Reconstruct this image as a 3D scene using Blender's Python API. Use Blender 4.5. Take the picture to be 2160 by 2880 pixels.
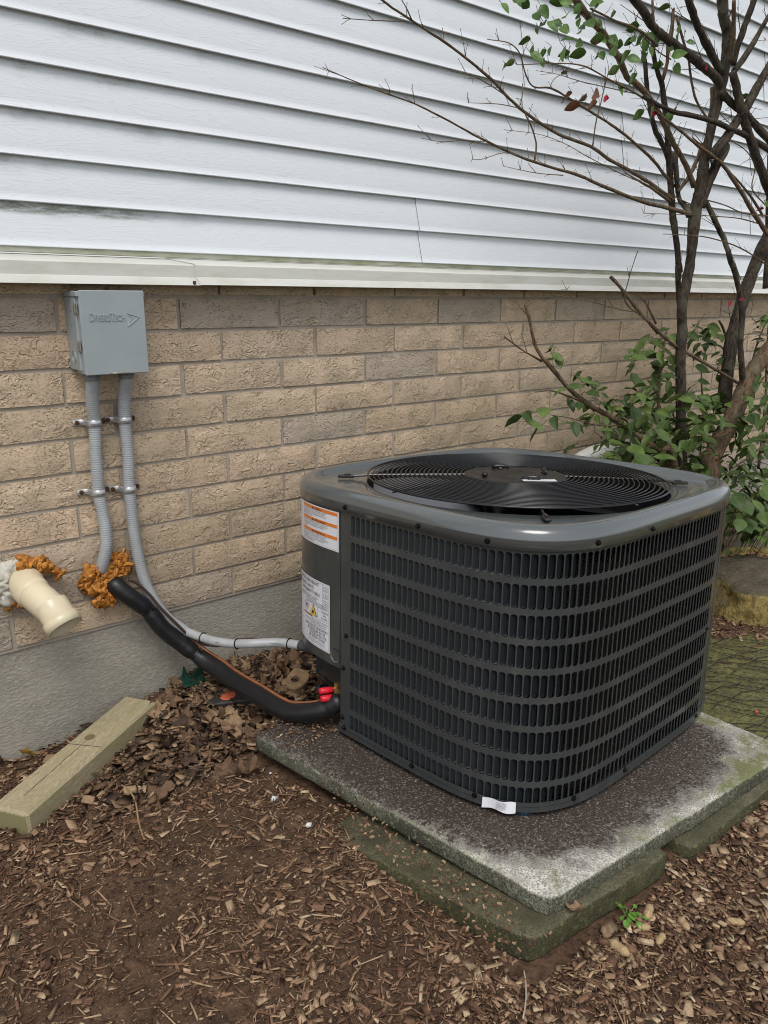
import bpy, math, random
import numpy as np
from mathutils import Vector, Matrix, Euler
random.seed(11); rng = np.random.default_rng(11)
sc = bpy.context.scene; COL = sc.collection
R_ = math.radians
for o in list(bpy.data.objects): bpy.data.objects.remove(o)

# ---------------------------------------------------------------- camera, light, exposure
cam = bpy.data.objects.new('camera', bpy.data.cameras.new('camera')); COL.objects.link(cam); sc.camera = cam
yaw, pitch, roll = 0.678931868, -0.277992814, 0.00894702
cam.location = (-0.5583, -2.0321, 1.2601)
fwd = Vector((math.sin(yaw)*math.cos(pitch), math.cos(yaw)*math.cos(pitch), math.sin(pitch)))
rt = Vector((math.cos(yaw), -math.sin(yaw), 0)); up = rt.cross(fwd)
r2 = rt*math.cos(roll)+up*math.sin(roll); u2 = up*math.cos(roll)-rt*math.sin(roll)
cam.rotation_euler = Matrix((r2, u2, -fwd)).transposed().to_euler()
cam.data.sensor_fit = 'HORIZONTAL'; cam.data.sensor_width = 36; cam.data.lens = 36*2150/2160
cam.data.clip_start = .05; cam.data.clip_end = 500

SUN_EL, SUN_AZ = R_(58), R_(215)      # elevation, compass-like azimuth of the (veiled) sun
w = bpy.data.worlds.new('World'); sc.world = w; w.use_nodes = True
wt = w.node_tree; wt.nodes.clear()
sky = wt.nodes.new('ShaderNodeTexSky'); sky.sky_type = 'NISHITA'; sky.sun_disc = False
sky.sun_elevation = SUN_EL; sky.sun_rotation = SUN_AZ; sky.air_density = 1.0; sky.dust_density = 1.6; sky.ozone_density = 1.0
hsv = wt.nodes.new('ShaderNodeHueSaturation'); hsv.inputs['Saturation'].default_value = .32
bg = wt.nodes.new('ShaderNodeBackground'); bg.inputs['Strength'].default_value = .13
wo = wt.nodes.new('ShaderNodeOutputWorld')
wt.links.new(sky.outputs[0], hsv.inputs['Color']); wt.links.new(hsv.outputs[0], bg.inputs[0]); wt.links.new(bg.outputs[0], wo.inputs[0])
sun = bpy.data.objects.new('sun', bpy.data.lights.new('sun', 'SUN')); COL.objects.link(sun)
sun.data.energy = 1.25; sun.data.angle = R_(28); sun.data.color = (1, .97, .93)
sd = Vector((math.sin(SUN_AZ)*math.cos(SUN_EL), math.cos(SUN_AZ)*math.cos(SUN_EL), math.sin(SUN_EL)))
sun.rotation_euler = sd.to_track_quat('Z', 'Y').to_euler()
sc.view_settings.view_transform = 'Standard'; sc.view_settings.look = 'None'
sc.view_settings.gamma = 1; sc.view_settings.exposure = 0.46; sc.view_settings.use_curve_mapping = False
sc.cycles.max_bounces = 6; sc.cycles.filter_width = 1.05

# ---------------------------------------------------------------- helpers
def link(o, parent=None):
    COL.objects.link(o)
    if parent: o.parent = parent
    return o
def mk(name, v, f, mat=None, parent=None, smooth=False, **p):
    me = bpy.data.meshes.new(name)
    me.from_pydata([tuple(x) for x in v], [], [tuple(x) for x in f])
    if mat: me.materials.append(mat)
    if smooth: me.polygons.foreach_set('use_smooth', [True]*len(me.polygons))
    me.update(); o = bpy.data.objects.new(name, me); link(o, parent)
    for k, x in p.items(): o[k] = x
    return o
def tag(o, label=None, category=None, group=None, kind=None):
    for k, x in (('label', label), ('category', category), ('group', group), ('kind', kind)):
        if x: o[k] = x
    return o
def empty(name, loc=(0, 0, 0), **p):
    o = bpy.data.objects.new(name, None); o.empty_display_size = .05; o.location = loc; link(o)
    return tag(o, **p)
def share(name, me, parent=None, loc=None, rot=None, scl=None):
    o = bpy.data.objects.new(name, me)
    if loc is not None: o.location = loc
    if rot is not None: o.rotation_euler = rot
    if scl is not None: o.scale = scl
    return link(o, parent)
class MB:
    def __init__(s): s.v = []; s.f = []
    def add(s, v, f):
        n = len(s.v); s.v += [tuple(x) for x in v]; s.f += [tuple(i+n for i in q) for q in f]
    def box(s, c, h, m=None):
        P = [Vector((c[0]+h[0]*i, c[1]+h[1]*j, c[2]+h[2]*k)) for i in (-1, 1) for j in (-1, 1) for k in (-1, 1)]
        if m: P = [m @ p for p in P]
        s.add(P, [(0, 1, 3, 2), (4, 6, 7, 5), (0, 4, 5, 1), (2, 3, 7, 6), (0, 2, 6, 4), (1, 5, 7, 3)])
    def bbox(s, c, h, b, m=None):      # box with bevelled edges
        X = []
        for ax in range(3):
            for sg in (-1, 1):
                for i in (-1, 1):
                    for j in (-1, 1):
                        p = [0, 0, 0]; o = [a for a in range(3) if a != ax]
                        p[ax] = sg*h[ax]; p[o[0]] = i*(h[o[0]]-b); p[o[1]] = j*(h[o[1]]-b); X.append(Vector(p)+Vector(c))
        import bmesh
        bm = bmesh.new()
        for p in X: bm.verts.new(m @ p if m else p)
        r = bmesh.ops.convex_hull(bm, input=bm.verts); bm.verts.index_update(); bm.verts.ensure_lookup_table()
        s.add([v.co[:] for v in bm.verts], [[v.index for v in q.verts] for q in bm.faces]); bm.free()
    def tube(s, pts, rad, n=8, cap=True):
        V, F = tube(pts, rad, n, cap); s.add(V, F)
    def mk(s, name, mat=None, parent=None, smooth=False, **p): return mk(name, s.v, s.f, mat, parent, smooth, **p)
def tube(pts, rad, n=8, cap=True):
    P = [Vector(p[:3]) for p in pts]; N = len(P)
    if not hasattr(rad, '__len__'): rad = [rad]*N
    V = []; F = []; t0 = (P[1]-P[0]).normalized(); a = t0.orthogonal().normalized()
    for i in range(N):
        t = (P[min(i+1, N-1)]-P[max(i-1, 0)]).normalized()
        a = (a-t*a.dot(t)).normalized(); b = t.cross(a)
        for k in range(n):
            an = 2*math.pi*k/n; V.append(P[i]+(a*math.cos(an)+b*math.sin(an))*rad[i])
    for i in range(N-1):
        for k in range(n): F.append((i*n+k, i*n+(k+1) % n, (i+1)*n+(k+1) % n, (i+1)*n+k))
    if cap: F += [tuple(range(n))[::-1], tuple((N-1)*n+k for k in range(n))]
    return V, F
def spline(pts, m=6):          # Catmull-Rom through points (any dimension)
    P = np.array(pts, float); P = np.vstack([2*P[0]-P[1], P, 2*P[-1]-P[-2]]); out = []
    for i in range(1, len(P)-2):
        for t in np.linspace(0, 1, m, endpoint=False):
            a, b, c, d = P[i-1:i+3]
            out.append(.5*(2*b+(c-a)*t+(2*a-5*b+4*c-d)*t*t+(3*b-a-3*c+d)*t**3))
    out.append(P[-2]); return np.array(out)
def ss(x, a=0., b=1.):
    t = np.clip((x-a)/(b-a), 0, 1); return t*t*(3-2*t)
def lathe(prof, n=32, axis='Z'):
    V = []; F = []
    for r, z in prof:
        for k in range(n):
            an = 2*math.pi*k/n; V.append((r*math.cos(an), r*math.sin(an), z))
    for i in range(len(prof)-1):
        for k in range(n): F.append((i*n+k, i*n+(k+1) % n, (i+1)*n+(k+1) % n, (i+1)*n+k))
    return V, F
def vnoise(x, y, seed=0):     # smooth value noise in numpy
    r = np.random.default_rng(seed).random((64, 64))
    xi = np.floor(x).astype(int); yi = np.floor(y).astype(int); u = ss(x-xi); v = ss(y-yi)
    g = lambda i, j: r[i % 64, j % 64]
    return (g(xi, yi)*(1-u)+g(xi+1, yi)*u)*(1-v)+(g(xi, yi+1)*(1-u)+g(xi+1, yi+1)*u)*v

# ---------------------------------------------------------------- materials
class Mat:
    def __init__(s, name, rough=.6, metal=0., spec=.5):
        s.m = bpy.data.materials.new(name); s.m.use_nodes = True; s.t = s.m.node_tree; s.N = s.t.nodes
        s.b = s.N['Principled BSDF']; s.b.inputs['Roughness'].default_value = rough; s.b.inputs['Metallic'].default_value = metal
        s.b.inputs['Specular IOR Level'].default_value = spec
    def n(s, typ, ins=None, **k):
        q = s.N.new('ShaderNode'+typ)
        for a, b in k.items(): setattr(q, a, b)
        for a, b in (ins or {}).items(): s.set(q.inputs[a], b)
        return q
    def set(s, i, b):
        if hasattr(b, 'links') or hasattr(b, 'is_linked'): s.t.links.new(b, i)
        elif isinstance(b, (tuple, list)) and len(b) == 3 and i.type == 'RGBA': i.default_value = (*b, 1)
        else: i.default_value = b
    def co(s, kind='Object', scale=(1, 1, 1), rot=(0, 0, 0)):
        c = s.n('TexCoord'); m = s.n('Mapping', {'Vector': c.outputs[kind], 'Scale': scale, 'Rotation': rot}); return m.outputs[0]
    def wpos(s, scale=(1, 1, 1)):
        g = s.n('NewGeometry'); return s.n('Mapping', {'Vector': g.outputs['Position'], 'Scale': scale}).outputs[0]
    def noise(s, vec, scale=5., detail=4., rough=.55, dist=0.):
        return s.n('TexNoise', {'Vector': vec, 'Scale': scale, 'Detail': detail, 'Roughness': rough, 'Distortion': dist}).outputs['Fac']
    def ramp(s, fac, stops, interp='LINEAR'):
        r = s.n('ValToRGB', {'Fac': fac}); e = r.color_ramp; e.interpolation = interp
        while len(e.elements) < len(stops): e.elements.new(.5)
        for q, (p, c) in zip(e.elements, stops):
            q.position = p; q.color = (*c, 1) if isinstance(c, (tuple, list)) else (c, c, c, 1)
        return r.outputs[0]
    def mix(s, fac, a, b, mode='MIX'):
        m = s.n('Mix', data_type='RGBA', blend_type=mode); s.set(m.inputs['Factor'], fac); s.set(m.inputs[6], a); s.set(m.inputs[7], b); return m.outputs[2]
    def math(s, op, a, b=0., c=None):
        m = s.n('Math', operation=op); s.set(m.inputs[0], a); s.set(m.inputs[1], b)
        if c is not None: s.set(m.inputs[2], c)
        return m.outputs[0]
    def color(s, c): s.set(s.b.inputs['Base Color'], c); return s
    def rough(s, c): s.set(s.b.inputs['Roughness'], c); return s
    def bump(s, h, strength=.5, dist=.01):
        b = s.n('Bump', {'Height': h, 'Strength': strength, 'Distance': dist})
        if s.b.inputs['Normal'].is_linked: s.t.links.new(s.b.inputs['Normal'].links[0].from_socket, b.inputs['Normal'])
        s.t.links.new(b.outputs[0], s.b.inputs['Normal']); return s
    def rnd(s): return s.n('ObjectInfo').outputs['Random']
    def irnd(s): return s.n('NewGeometry').outputs['Random Per Island']
def plain(name, c, rough=.6, metal=0., spec=.5, var=.0, sc_=20, bmp=0.):
    m = Mat(name, rough, metal, spec)
    v = m.co(); n = m.noise(v, sc_, 5)
    if var: m.color(m.mix(m.ramp(n, [(.3, 0.), (.7, 1.)]), tuple(x*(1-var) for x in c), tuple(x*(1+var) for x in c)))
    else: m.b.inputs['Base Color'].default_value = (*c, 1)
    if bmp: m.bump(n, bmp, .002)
    return m.m

# siding
m = Mat('white_vinyl', .42, 0, .35); M_SID = m.m
g = m.wpos((1, 1, 1))
pz = m.n('SeparateXYZ', {0: m.n('NewGeometry').outputs['Position']})
lapi = m.math('FLOOR', m.math('DIVIDE', m.math('SUBTRACT', pz.outputs['Z'], 1.361), .0995))
shift = m.n('CombineXYZ', {'X': m.math('MULTIPLY', lapi, 3.71), 'Y': 0., 'Z': m.math('MULTIPLY', lapi, .77)})
gp = m.n('VectorMath', {0: g, 1: shift.outputs[0]}, operation='ADD').outputs[0]
gs = m.n('Mapping', {'Vector': gp, 'Scale': (1.1, 1, 11)}).outputs[0]
nz = m.noise(gs, 1.5, 2, .5)
rings = m.n('Math', {0: m.math('MULTIPLY', nz, 30.)}, operation='FRACT').outputs[0]
line = m.ramp(rings, [(0., 1.), (.12, .1), (.5, 0.), (.88, .1), (1., 1.)])
fine = m.noise(m.n('Mapping', {'Vector': gp, 'Scale': (10, 1, 200)}).outputs[0], 1., 3)
h = m.math('ADD', m.math('MULTIPLY', line, 1.), m.math('MULTIPLY', fine, .8))
m.bump(h, .3, .0007)
lz = m.n('Math', {0: m.math('DIVIDE', m.math('SUBTRACT', pz.outputs['Z'], 1.361), .0995)}, operation='FRACT').outputs[0]   # 0 bottom of lap, 1 top
c0 = m.mix(m.math('MULTIPLY', line, .15), (.735, .765, .79), (.50, .53, .56))
dirt = m.noise(m.n('Mapping', {'Vector': g, 'Scale': (7, 1, 40)}).outputs[0], 2.6, 8, .75)
# mildew: patches in the tucked top of laps, at the left part of the wall
mask = m.ramp(lz, [(.55, 0.), (.86, .8), (1., 1.)])
pat = m.ramp(m.noise(m.n('Mapping', {'Vector': gp, 'Scale': (3.2, 1, 3)}).outputs[0], 1., 4, .6), [(.5, 0.), (.62, 1.)])
left = m.ramp(pz.outputs['X'], [(0., 1.), (.55, .55), (.95, 0.)])
mil = m.math('MULTIPLY', m.math('MULTIPLY', mask, pat), m.math('MULTIPLY', left, m.ramp(dirt, [(.35, .0), (.6, 1.)])))
low = m.ramp(m.math('ABSOLUTE', m.math('SUBTRACT', pz.outputs['Z'], 1.452)), [(0., 1.), (.016, .9), (.03, 0.)])
lowx = m.ramp(pz.outputs['X'], [(0., 1.), (.22, .9), (.36, 0.)])
low = m.math('MULTIPLY', low, m.ramp(lz, [(.70, 0.), (.80, 1.)]))
mil2 = m.math('MULTIPLY', m.math('MULTIPLY', low, lowx), m.ramp(dirt, [(.38, .0), (.56, 1.)]))
mil = m.math('MINIMUM', m.math('ADD', m.math('MULTIPLY', mil, .75), mil2), .92)
m.color(m.mix(m.math('MULTIPLY', mil, .82), m.mix(m.math('MULTIPLY', m.ramp(dirt, [(.5, 0.), (.8, 1.)]), .10), c0, (.5, .5, .46)), (.13, .15, .085)))

m = Mat('ledge_metal', .4, 0, .4); M_LEDGE = m.m
g = m.wpos(); nn = m.noise(m.n('Mapping', {'Vector': g, 'Scale': (2, 6, 9)}).outputs[0], 2.5, 7, .68)
m.color(m.mix(m.ramp(nn, [(.45, 0.), (.75, .6)]), (.66, .65, .60), (.42, .42, .30)))
m = Mat('mildewed_starter', .5, 0, .4); M_START = m.m
g = m.wpos(); nn = m.noise(m.n('Mapping', {'Vector': g, 'Scale': (4, 6, 20)}).outputs[0], 2.5, 7, .7)
m.color(m.mix(m.ramp(nn, [(.35, 0.), (.7, 1.)]), (.42, .43, .35), (.20, .21, .10)))

# brick + mortar
m = Mat('brick', .88, 0, .2); M_BRICK = m.m
r = m.rnd(); g = m.wpos()
base = m.ramp(r, [(0., (.60, .44, .305)), (.25, (.66, .505, .355)), (.5, (.56, .43, .305)), (.72, (.67, .49, .335)), (.88, (.54, .435, .33)), (.97, (.47, .385, .315)), (1., (.39, .335, .29))])
off = m.n('CombineXYZ', {'X': m.math('MULTIPLY', r, 37.), 'Y': 0., 'Z': m.math('MULTIPLY', r, 19.)})
gv = m.n('VectorMath', {0: g, 1: off.outputs[0]}, operation='ADD').outputs[0]
blot = m.noise(gv, 9., 4, .6)
base = m.mix(m.ramp(blot, [(.38, .5), (.62, 0.)]), base, (.36, .29, .20))
pits = m.noise(m.n('Mapping', {'Vector': gv, 'Scale': (1, 1, 2.1)}).outputs[0], 150., 3, .65)
pm = m.math('MULTIPLY', m.ramp(pits, [(.36, 1.), (.44, 0.)]), m.ramp(m.noise(gv, 14., 2), [(.35, .25), (.6, 1.)]))
cn = m.noise(m.n('Mapping', {'Vector': gv, 'Scale': (1, 1, 1.5)}).outputs[0], 32., 1.5, .45, .8)
ridge = m.math('ABSOLUTE', m.math('SUBTRACT', cn, .5))
msk = m.ramp(m.noise(gv, 21., 2), [(.50, 0.), (.60, 1.)])
worm = m.math('MULTIPLY', m.ramp(ridge, [(0., 1.), (.018, .75), (.045, 0.)]), msk)
step = m.ramp(cn, [(.49, 0.), (.51, 1.)])
h = m.math('ADD', m.math('MULTIPLY', worm, 1.2), m.math('ADD', m.math('MULTIPLY', m.math('MULTIPLY', step, msk), -.8), m.math('MULTIPLY', pm, -.55)))
h = m.math('ADD', h, m.math('MULTIPLY', m.noise(gv, 90., 3), .9))
m.bump(h, .8, .0036)
base = m.mix(m.math('MULTIPLY', pm, .72), base, (.12, .085, .055))
base = m.mix(m.math('MULTIPLY', worm, .35), base, (.78, .64, .43))
pzb = m.n('SeparateXYZ', {0: m.n('NewGeometry').outputs['Position']})
grime = m.math('MULTIPLY', m.ramp(pzb.outputs['Z'], [(.3, .5), (.9, .42), (1.16, .0)]), m.ramp(m.noise(g, 2.2, 4), [(.38, .0), (.62, 1.)]))
grime = m.math('MULTIPLY', grime, m.ramp(pzb.outputs['X'], [(.1, .35), (.5, 1.)]))
m.color(m.mix(grime, base, (.26, .225, .13)))
m = Mat('mortar', .95, 0, .1); M_MORT = m.m
g = m.wpos(); n1 = m.noise(g, 60., 6, .65)
m.color(m.mix(m.ramp(m.noise(g, 6., 4), [(.35, 0.), (.7, 1.)]), (.42, .365, .30), (.28, .245, .195))); m.bump(n1, .7, .003)
m = Mat('foundation_parging', .9, 0, .2); M_FOUND = m.m
g = m.wpos((1, 1, 2.2)); n1 = m.noise(g, 70., 5, .6, .6); n2 = m.noise(g, 3., 5, .6)
cc = m.mix(m.ramp(n2, [(.35, 0.), (.65, 1.)]), (.345, .32, .27), (.255, .235, .19))
m.color(m.mix(m.ramp(n1, [(.45, 0.), (.62, .5)]), cc, (.45, .43, .36))); m.bump(n1, .8, .005)

# concrete pads
CXS, HXS = .745, .48
def concrete(name, top, dark, side, stain_c=None, wet=True):
    m = Mat(name, .75, 0, .3)
    g = m.wpos(); gn = m.n('NewGeometry'); nz_ = m.n('SeparateXYZ', {0: gn.outputs['Normal']}).outputs['Z']
    p = m.n('SeparateXYZ', {0: gn.outputs['Position']})
    sp = m.noise(g, 260., 3, .6); mid = m.noise(g, 14., 6, .65); fine_ = m.noise(g, 110., 4, .6)
    big = m.noise(g, 26., 5, .7); c = m.mix(m.ramp(sp, [(.40, .85), (.55, 0.)]), top, tuple(x*.22 for x in top)); c = m.mix(m.ramp(big, [(.42, .7), (.62, 0.)]), c, tuple(x*.42 for x in top))
    moss = m.noise(g, 7., 6, .65)
    if wet:   # rain-washed drip stain round the unit: a box-shaped distance from the unit centre
        dx = m.math('ABSOLUTE', m.math('SUBTRACT', m.math('ADD', p.outputs['X'], m.math('MULTIPLY', m.math('ADD', p.outputs['Y'], .7), .16)), CXS)); dy = m.math('ABSOLUTE', m.math('SUBTRACT', p.outputs['Y'], -.72))
        ex = m.math('POWER', m.math('DIVIDE', dx, HXS), 4.5); ey = m.math('POWER', m.math('DIVIDE', dy, .625), 4.5)
        dd = m.math('POWER', m.math('ADD', ex, ey), .2222)
        dd = m.math('ADD', dd, m.math('MULTIPLY', m.math('SUBTRACT', mid, .5), .26))
        st = m.ramp(dd, [(.80, 1.), (.92, .8), (1.04, 0.)])
        st = m.math('ADD', st, m.math('MULTIPLY', m.ramp(dd, [(.85, .55), (1.16, 0.)]), m.ramp(fine_, [(.45, 0.), (.6, 1.)])))
        st = m.math('MULTIPLY', m.math('MINIMUM', st, 1.), m.ramp(m.noise(g, 190., 3, .65), [(.33, .55), (.46, 1.)]))
        c = m.mix(st, c, dark)
        gm = m.math('MULTIPLY', m.ramp(dd, [(.93, 0.), (1.03, 1.)]), m.ramp(moss, [(.47, 0.), (.60, .85)]))
        c = m.mix(gm, c, (.13, .14, .035))
        m.rough(m.math('SUBTRACT', .8, m.math('MULTIPLY', st, .25)))
    else:
        c = m.mix(m.ramp(moss, [(.3, .9), (.66, .15)]), c, dark)
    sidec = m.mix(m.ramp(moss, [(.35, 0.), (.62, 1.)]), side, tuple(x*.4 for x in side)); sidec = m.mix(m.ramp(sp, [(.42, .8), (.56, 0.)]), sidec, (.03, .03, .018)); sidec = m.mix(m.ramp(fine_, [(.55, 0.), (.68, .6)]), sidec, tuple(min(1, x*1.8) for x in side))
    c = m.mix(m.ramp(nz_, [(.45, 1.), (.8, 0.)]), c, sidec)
    m.color(c); m.bump(sp, .8, .003); m.bump(big if 'big' in dir() else mid, .6, .006); return m.m
M_PAD = concrete('weathered_concrete', (.72, .68, .60), (.050, .037, .029), (.21, .21, .15))
M_PAD2 = concrete('mossy_concrete', (.22, .20, .125), (.045, .043, .02), (.115, .11, .05), wet=False)

# soil, mulch
m = Mat('soil', .95, 0, .15); M_SOIL = m.m
g = m.wpos(); n1 = m.noise(g, 45., 8, .7); n2 = m.noise(g, 5., 4)
d = m.n('VectorMath', {0: g, 1: (.6, -.6, 0)}, operation='DISTANCE').outputs['Value']
c = m.mix(m.ramp(n1, [(.35, 0.), (.7, 1.)]), (.065, .038, .024), (.24, .145, .088))
c = m.mix(m.math('MULTIPLY', m.ramp(n2, [(.45, 0.), (.65, 1.)]), .5), c, (.075, .053, .035))
m.color(m.mix(m.ramp(m.math('DIVIDE', d, 10.), [(.42, 0.), (.5, 1.)]), c, m.mix(m.noise(g, 3., 6), (.035, .06, .015), (.07, .09, .03)))); m.bump(n1, 1., .02)
def litter(name, stops, rough=.85, grain=True):
    m = Mat(name, rough, 0, .25); r = m.irnd(); c = m.ramp(r, stops)
    g = m.wpos(); n = m.noise(g, 160., 4, .65)
    c = m.mix(m.ramp(n, [(.38, .55), (.6, 0.)]), c, m.mix(.5, c, (.01, .007, .005))); m.color(c); m.bump(n, .5, .0015); return m.m
M_CHIP = litter('bark_mulch', [(0., (.06, .034, .022)), (.3, (.16, .086, .050)), (.6, (.235, .135, .08)), (.82, (.32, .20, .118)), (.95, (.44, .30, .18)), (1., (.56, .41, .25))])
M_PALE = litter('pale_flakes', [(0., (.20, .13, .08)), (.4, (.34, .23, .14)), (.8, (.50, .36, .22)), (1., (.62, .48, .31))])
M_CHIPD = litter('fine_mulch', [(0., (.05, .029, .019)), (.4, (.13, .074, .046)), (.72, (.22, .135, .082)), (.9, (.36, .24, .142)), (1., (.60, .45, .28))])
def dryleaf(name, lo, hi):
    m = Mat(name, .7, 0, .3); r = m.rnd(); g = m.co('Object'); n = m.noise(g, 3.5, 6, .68); c = m.mix(r, lo, hi)
    m.color(m.mix(m.ramp(n, [(.38, .7), (.62, 0.)]), c, m.mix(.6, c, (.03, .018, .012)))); m.bump(n, .5, .004); return m.m
M_DL = [dryleaf('tan_dry_leaf', (.24, .155, .085), (.33, .215, .12)), dryleaf('reddish_dry_leaf', (.13, .075, .043), (.19, .112, .063)), dryleaf('dark_dry_leaf', (.055, .035, .026), (.10, .062, .042))]
def leafmat(name, lo, hi, rough=.38):
    m = Mat(name, rough, 0, .28); r = m.rnd(); g = m.wpos(); n = m.noise(g, 30., 4)
    c = m.mix(r, lo, hi); c = m.mix(m.ramp(n, [(.4, .35), (.65, 0.)]), c, tuple(x*.5 for x in lo)); m.color(c)
    u = m.n('SeparateXYZ', {0: m.n('TexCoord').outputs['Object']})
    vein = m.ramp(m.math('ABSOLUTE', u.outputs['Y']), [(0., 1.), (.012, .0)])
    side = m.n('Math', {0: m.math('MULTIPLY', m.math('SUBTRACT', u.outputs['X'], m.math('MULTIPLY', m.math('ABSOLUTE', u.outputs['Y']), .9)), 7.)}, operation='FRACT').outputs[0]
    sv = m.ramp(side, [(0., 1.), (.08, 0.)])
    vv = m.math('MAXIMUM', vein, m.math('MULTIPLY', sv, .45))
    m.color(m.mix(m.math('MULTIPLY', vv, .4), c, tuple(min(1, x*2.2+.03) for x in hi))); m.bump(vv, .4, .002)
    return m.m
M_LEAF = leafmat('shrub_leaf', (.030, .058, .013), (.115, .170, .038), .5)
M_LEAF2 = leafmat('tree_leaf', (.05, .11, .02), (.12, .21, .045))
M_LBROWN = leafmat('brown_leaf', (.19, .075, .04), (.26, .11, .06))
M_LRED = leafmat('crimson_leaf', (.40, .012, .035), (.5, .02, .05))
M_LYEL = leafmat('yellow_leaf', (.42, .24, .04), (.5, .3, .06))
def bark(name, a, b_, green=.0):
    m = Mat(name, .9, 0, .2); g = m.wpos((1, 1, .28)); n = m.noise(g, 70., 6, .7, 1.2); n2 = m.noise(m.wpos(), 12., 5)
    c = m.mix(m.ramp(n, [(.38, 0.), (.62, 1.)]), a, b_)
    c = m.mix(m.math('MULTIPLY', m.ramp(n2, [(.5, 0.), (.65, 1.)]), .55), c, (.13, .125, .085))
    m.color(c); m.bump(n, .9, .006); return m.m
M_BARK = bark('dark_bark', (.020, .015, .012), (.088, .068, .050))
M_BARK2 = bark('old_bark', (.05, .03, .018), (.17, .115, .07))
M_TWIG = bark('twig_bark', (.07, .045, .028), (.20, .135, .08))

# metals / plastics
m = Mat('unit_paint', .27, 0, .5); M_UNIT = m.m
g = m.co(); n = m.noise(g, 5., 5); smg = m.noise(m.co('Object', (3, 3, 1.2)), 3.2, 6, .7); m.color(m.mix(m.ramp(smg, [(.52, 0.), (.75, .35)]), m.mix(n, (.038, .042, .042), (.048, .053, .052)), (.12, .118, .105))); m.rough(m.ramp(m.noise(g, 4., 2), [(.3, .20), (.7, .26)]))
m = Mat('lid_paint', .2, 0, .6); M_LID = m.m
g = m.co(); n = m.noise(g, 5., 5); m.color(m.mix(n, (.082, .091, .091), (.10, .109, .108))); m.rough(m.ramp(m.noise(g, 6., 4), [(.3, .16), (.7, .28)])); m.b.inputs['Coat Weight'].default_value = .8; m.b.inputs['Coat Roughness'].default_value = .06
m = Mat('louver_paint', .35, 0, .45); M_BLADE = m.m; m.b.inputs['Base Color'].default_value = (.014, .018, .021, 1)
M_BLACK = plain('black_wire_coating', (.008, .008, .009), .25, 0, .5)
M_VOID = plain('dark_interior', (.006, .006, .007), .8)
M_COIL = plain('coil_fins', (.06, .053, .047), .45, .3, .5, .25, 60)
M_SCREW = plain('black_screw', (.012, .012, .012), .3, .6)
M_FAN = plain('fan_blade_metal', (.32, .33, .36), .35, .7)
m = Mat('motor_cap', .42, .2, .5); M_HUB = m.m; g = m.co(); m.color(m.mix(m.ramp(m.noise(g, 14., 6, .7), [(.4, 0.), (.7, 1.)]), (.016, .014, .012), (.035, .031, .026)))
M_STICK = plain('sticker_white', (.72, .72, .76), .4)
M_ORANGE = plain('sticker_orange', (.72, .20, .03), .4)
M_INK = plain('ink_black', (.02, .02, .02), .6)
M_YEL = plain('sticker_yellow', (.80, .52, .03), .4)
M_REDP = plain('red_ink', (.55, .10, .05), .4)
M_BROWNP = plain('brown_ink', (.36, .10, .035), .4)
M_BOX = plain('grey_enamel', (.31, .345, .355), .42, 0, .5, .05, 12, .05)
M_BOXD = plain('dark_grey_metal', (.16, .17, .175), .5)  # darker grey for the box dimples and conduit connectors
M_CLIP = plain('tarnished_steel', (.38, .36, .31), .35, .7, .5, .2, 60)
M_COND = plain('grey_conduit_plastic', (.36, .37, .375), .45, 0, .45, .08, 25)
M_CONDW = plain('pale_conduit_plastic', (.36, .37, .37), .4, 0, .45, .1, 40)
M_DGREY = plain('dark_grey_plastic', (.055, .057, .06), .4)
M_STRAP = plain('galvanised_strap', (.50, .50, .50), .32, .55, .5, .15, 60)
M_RUST = plain('rusty_screw', (.085, .035, .02), .8, .2, .3, .4, 200)
m = Mat('foam_insulation', .42, 0, .4); M_FOAMB = m.m; g = m.wpos(); m.b.inputs['Base Color'].default_value = (.011, .011, .012, 1); m.bump(m.noise(g, 22., 4), .5, .006)
M_PVC = plain('cream_pvc', (.66, .575, .40), .3, 0, .5, .10, 14, .15)
M_CAULK = plain('white_caulk', (.52, .49, .42), .6, 0, .4, .15, 50, .8)
m = Mat('expanding_foam', .55, 0, .4); M_FOAM = m.m; g = m.wpos(); n = m.noise(g, 55., 5, .65)
m.color(m.mix(m.ramp(n, [(.35, 0.), (.65, 1.)]), (.26, .075, .008), (.62, .27, .045))); m.bump(n, .8, .006)
M_COPPER = plain('orange_copper', (.40, .16, .075), .35, .5, .5, .25, 40)
M_WIRE = plain('brown_cable', (.055, .032, .025), .5)
M_BRASS = plain('brass', (.45, .33, .14), .35, .8)
M_RED = plain('red_cap_plastic', (.62, .015, .03), .35)
m = Mat('treated_timber', .75, 0, .25); M_WOOD = m.m
g = m.co('Object', (3.2, 26, 26)); n = m.noise(g, 1.8, 5, .6, .8); fr = m.n('Math', {0: m.math('MULTIPLY', n, 13.)}, operation='FRACT').outputs[0]
gr = m.ramp(fr, [(0., 0.), (.5, 1.), (1., 0.)])
c = m.mix(m.math('MULTIPLY', gr, .75), (.27, .225, .135), (.54, .455, .30)); nb = m.noise(m.co('Object', (1.5, 6, 6)), 3., 5)
c = m.mix(m.math('MULTIPLY', m.ramp(nb, [(.42, 0.), (.62, 1.)]), .5), c, (.28, .27, .125))
m.color(c); m.bump(gr, .3, .0015)
m = Mat('timber_end_grain', .85, 0, .2); M_WOODE = m.m
g = m.co('Object'); dist = m.n('VectorMath', {0: g, 1: (-.2, .045, -.075)}, operation='DISTANCE').outputs['Value']
fr = m.n('Math', {0: m.math('ADD', m.math('MULTIPLY', dist, 210.), m.math('MULTIPLY', m.noise(g, 20., 3), 1.2))}, operation='FRACT').outputs[0]
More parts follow.
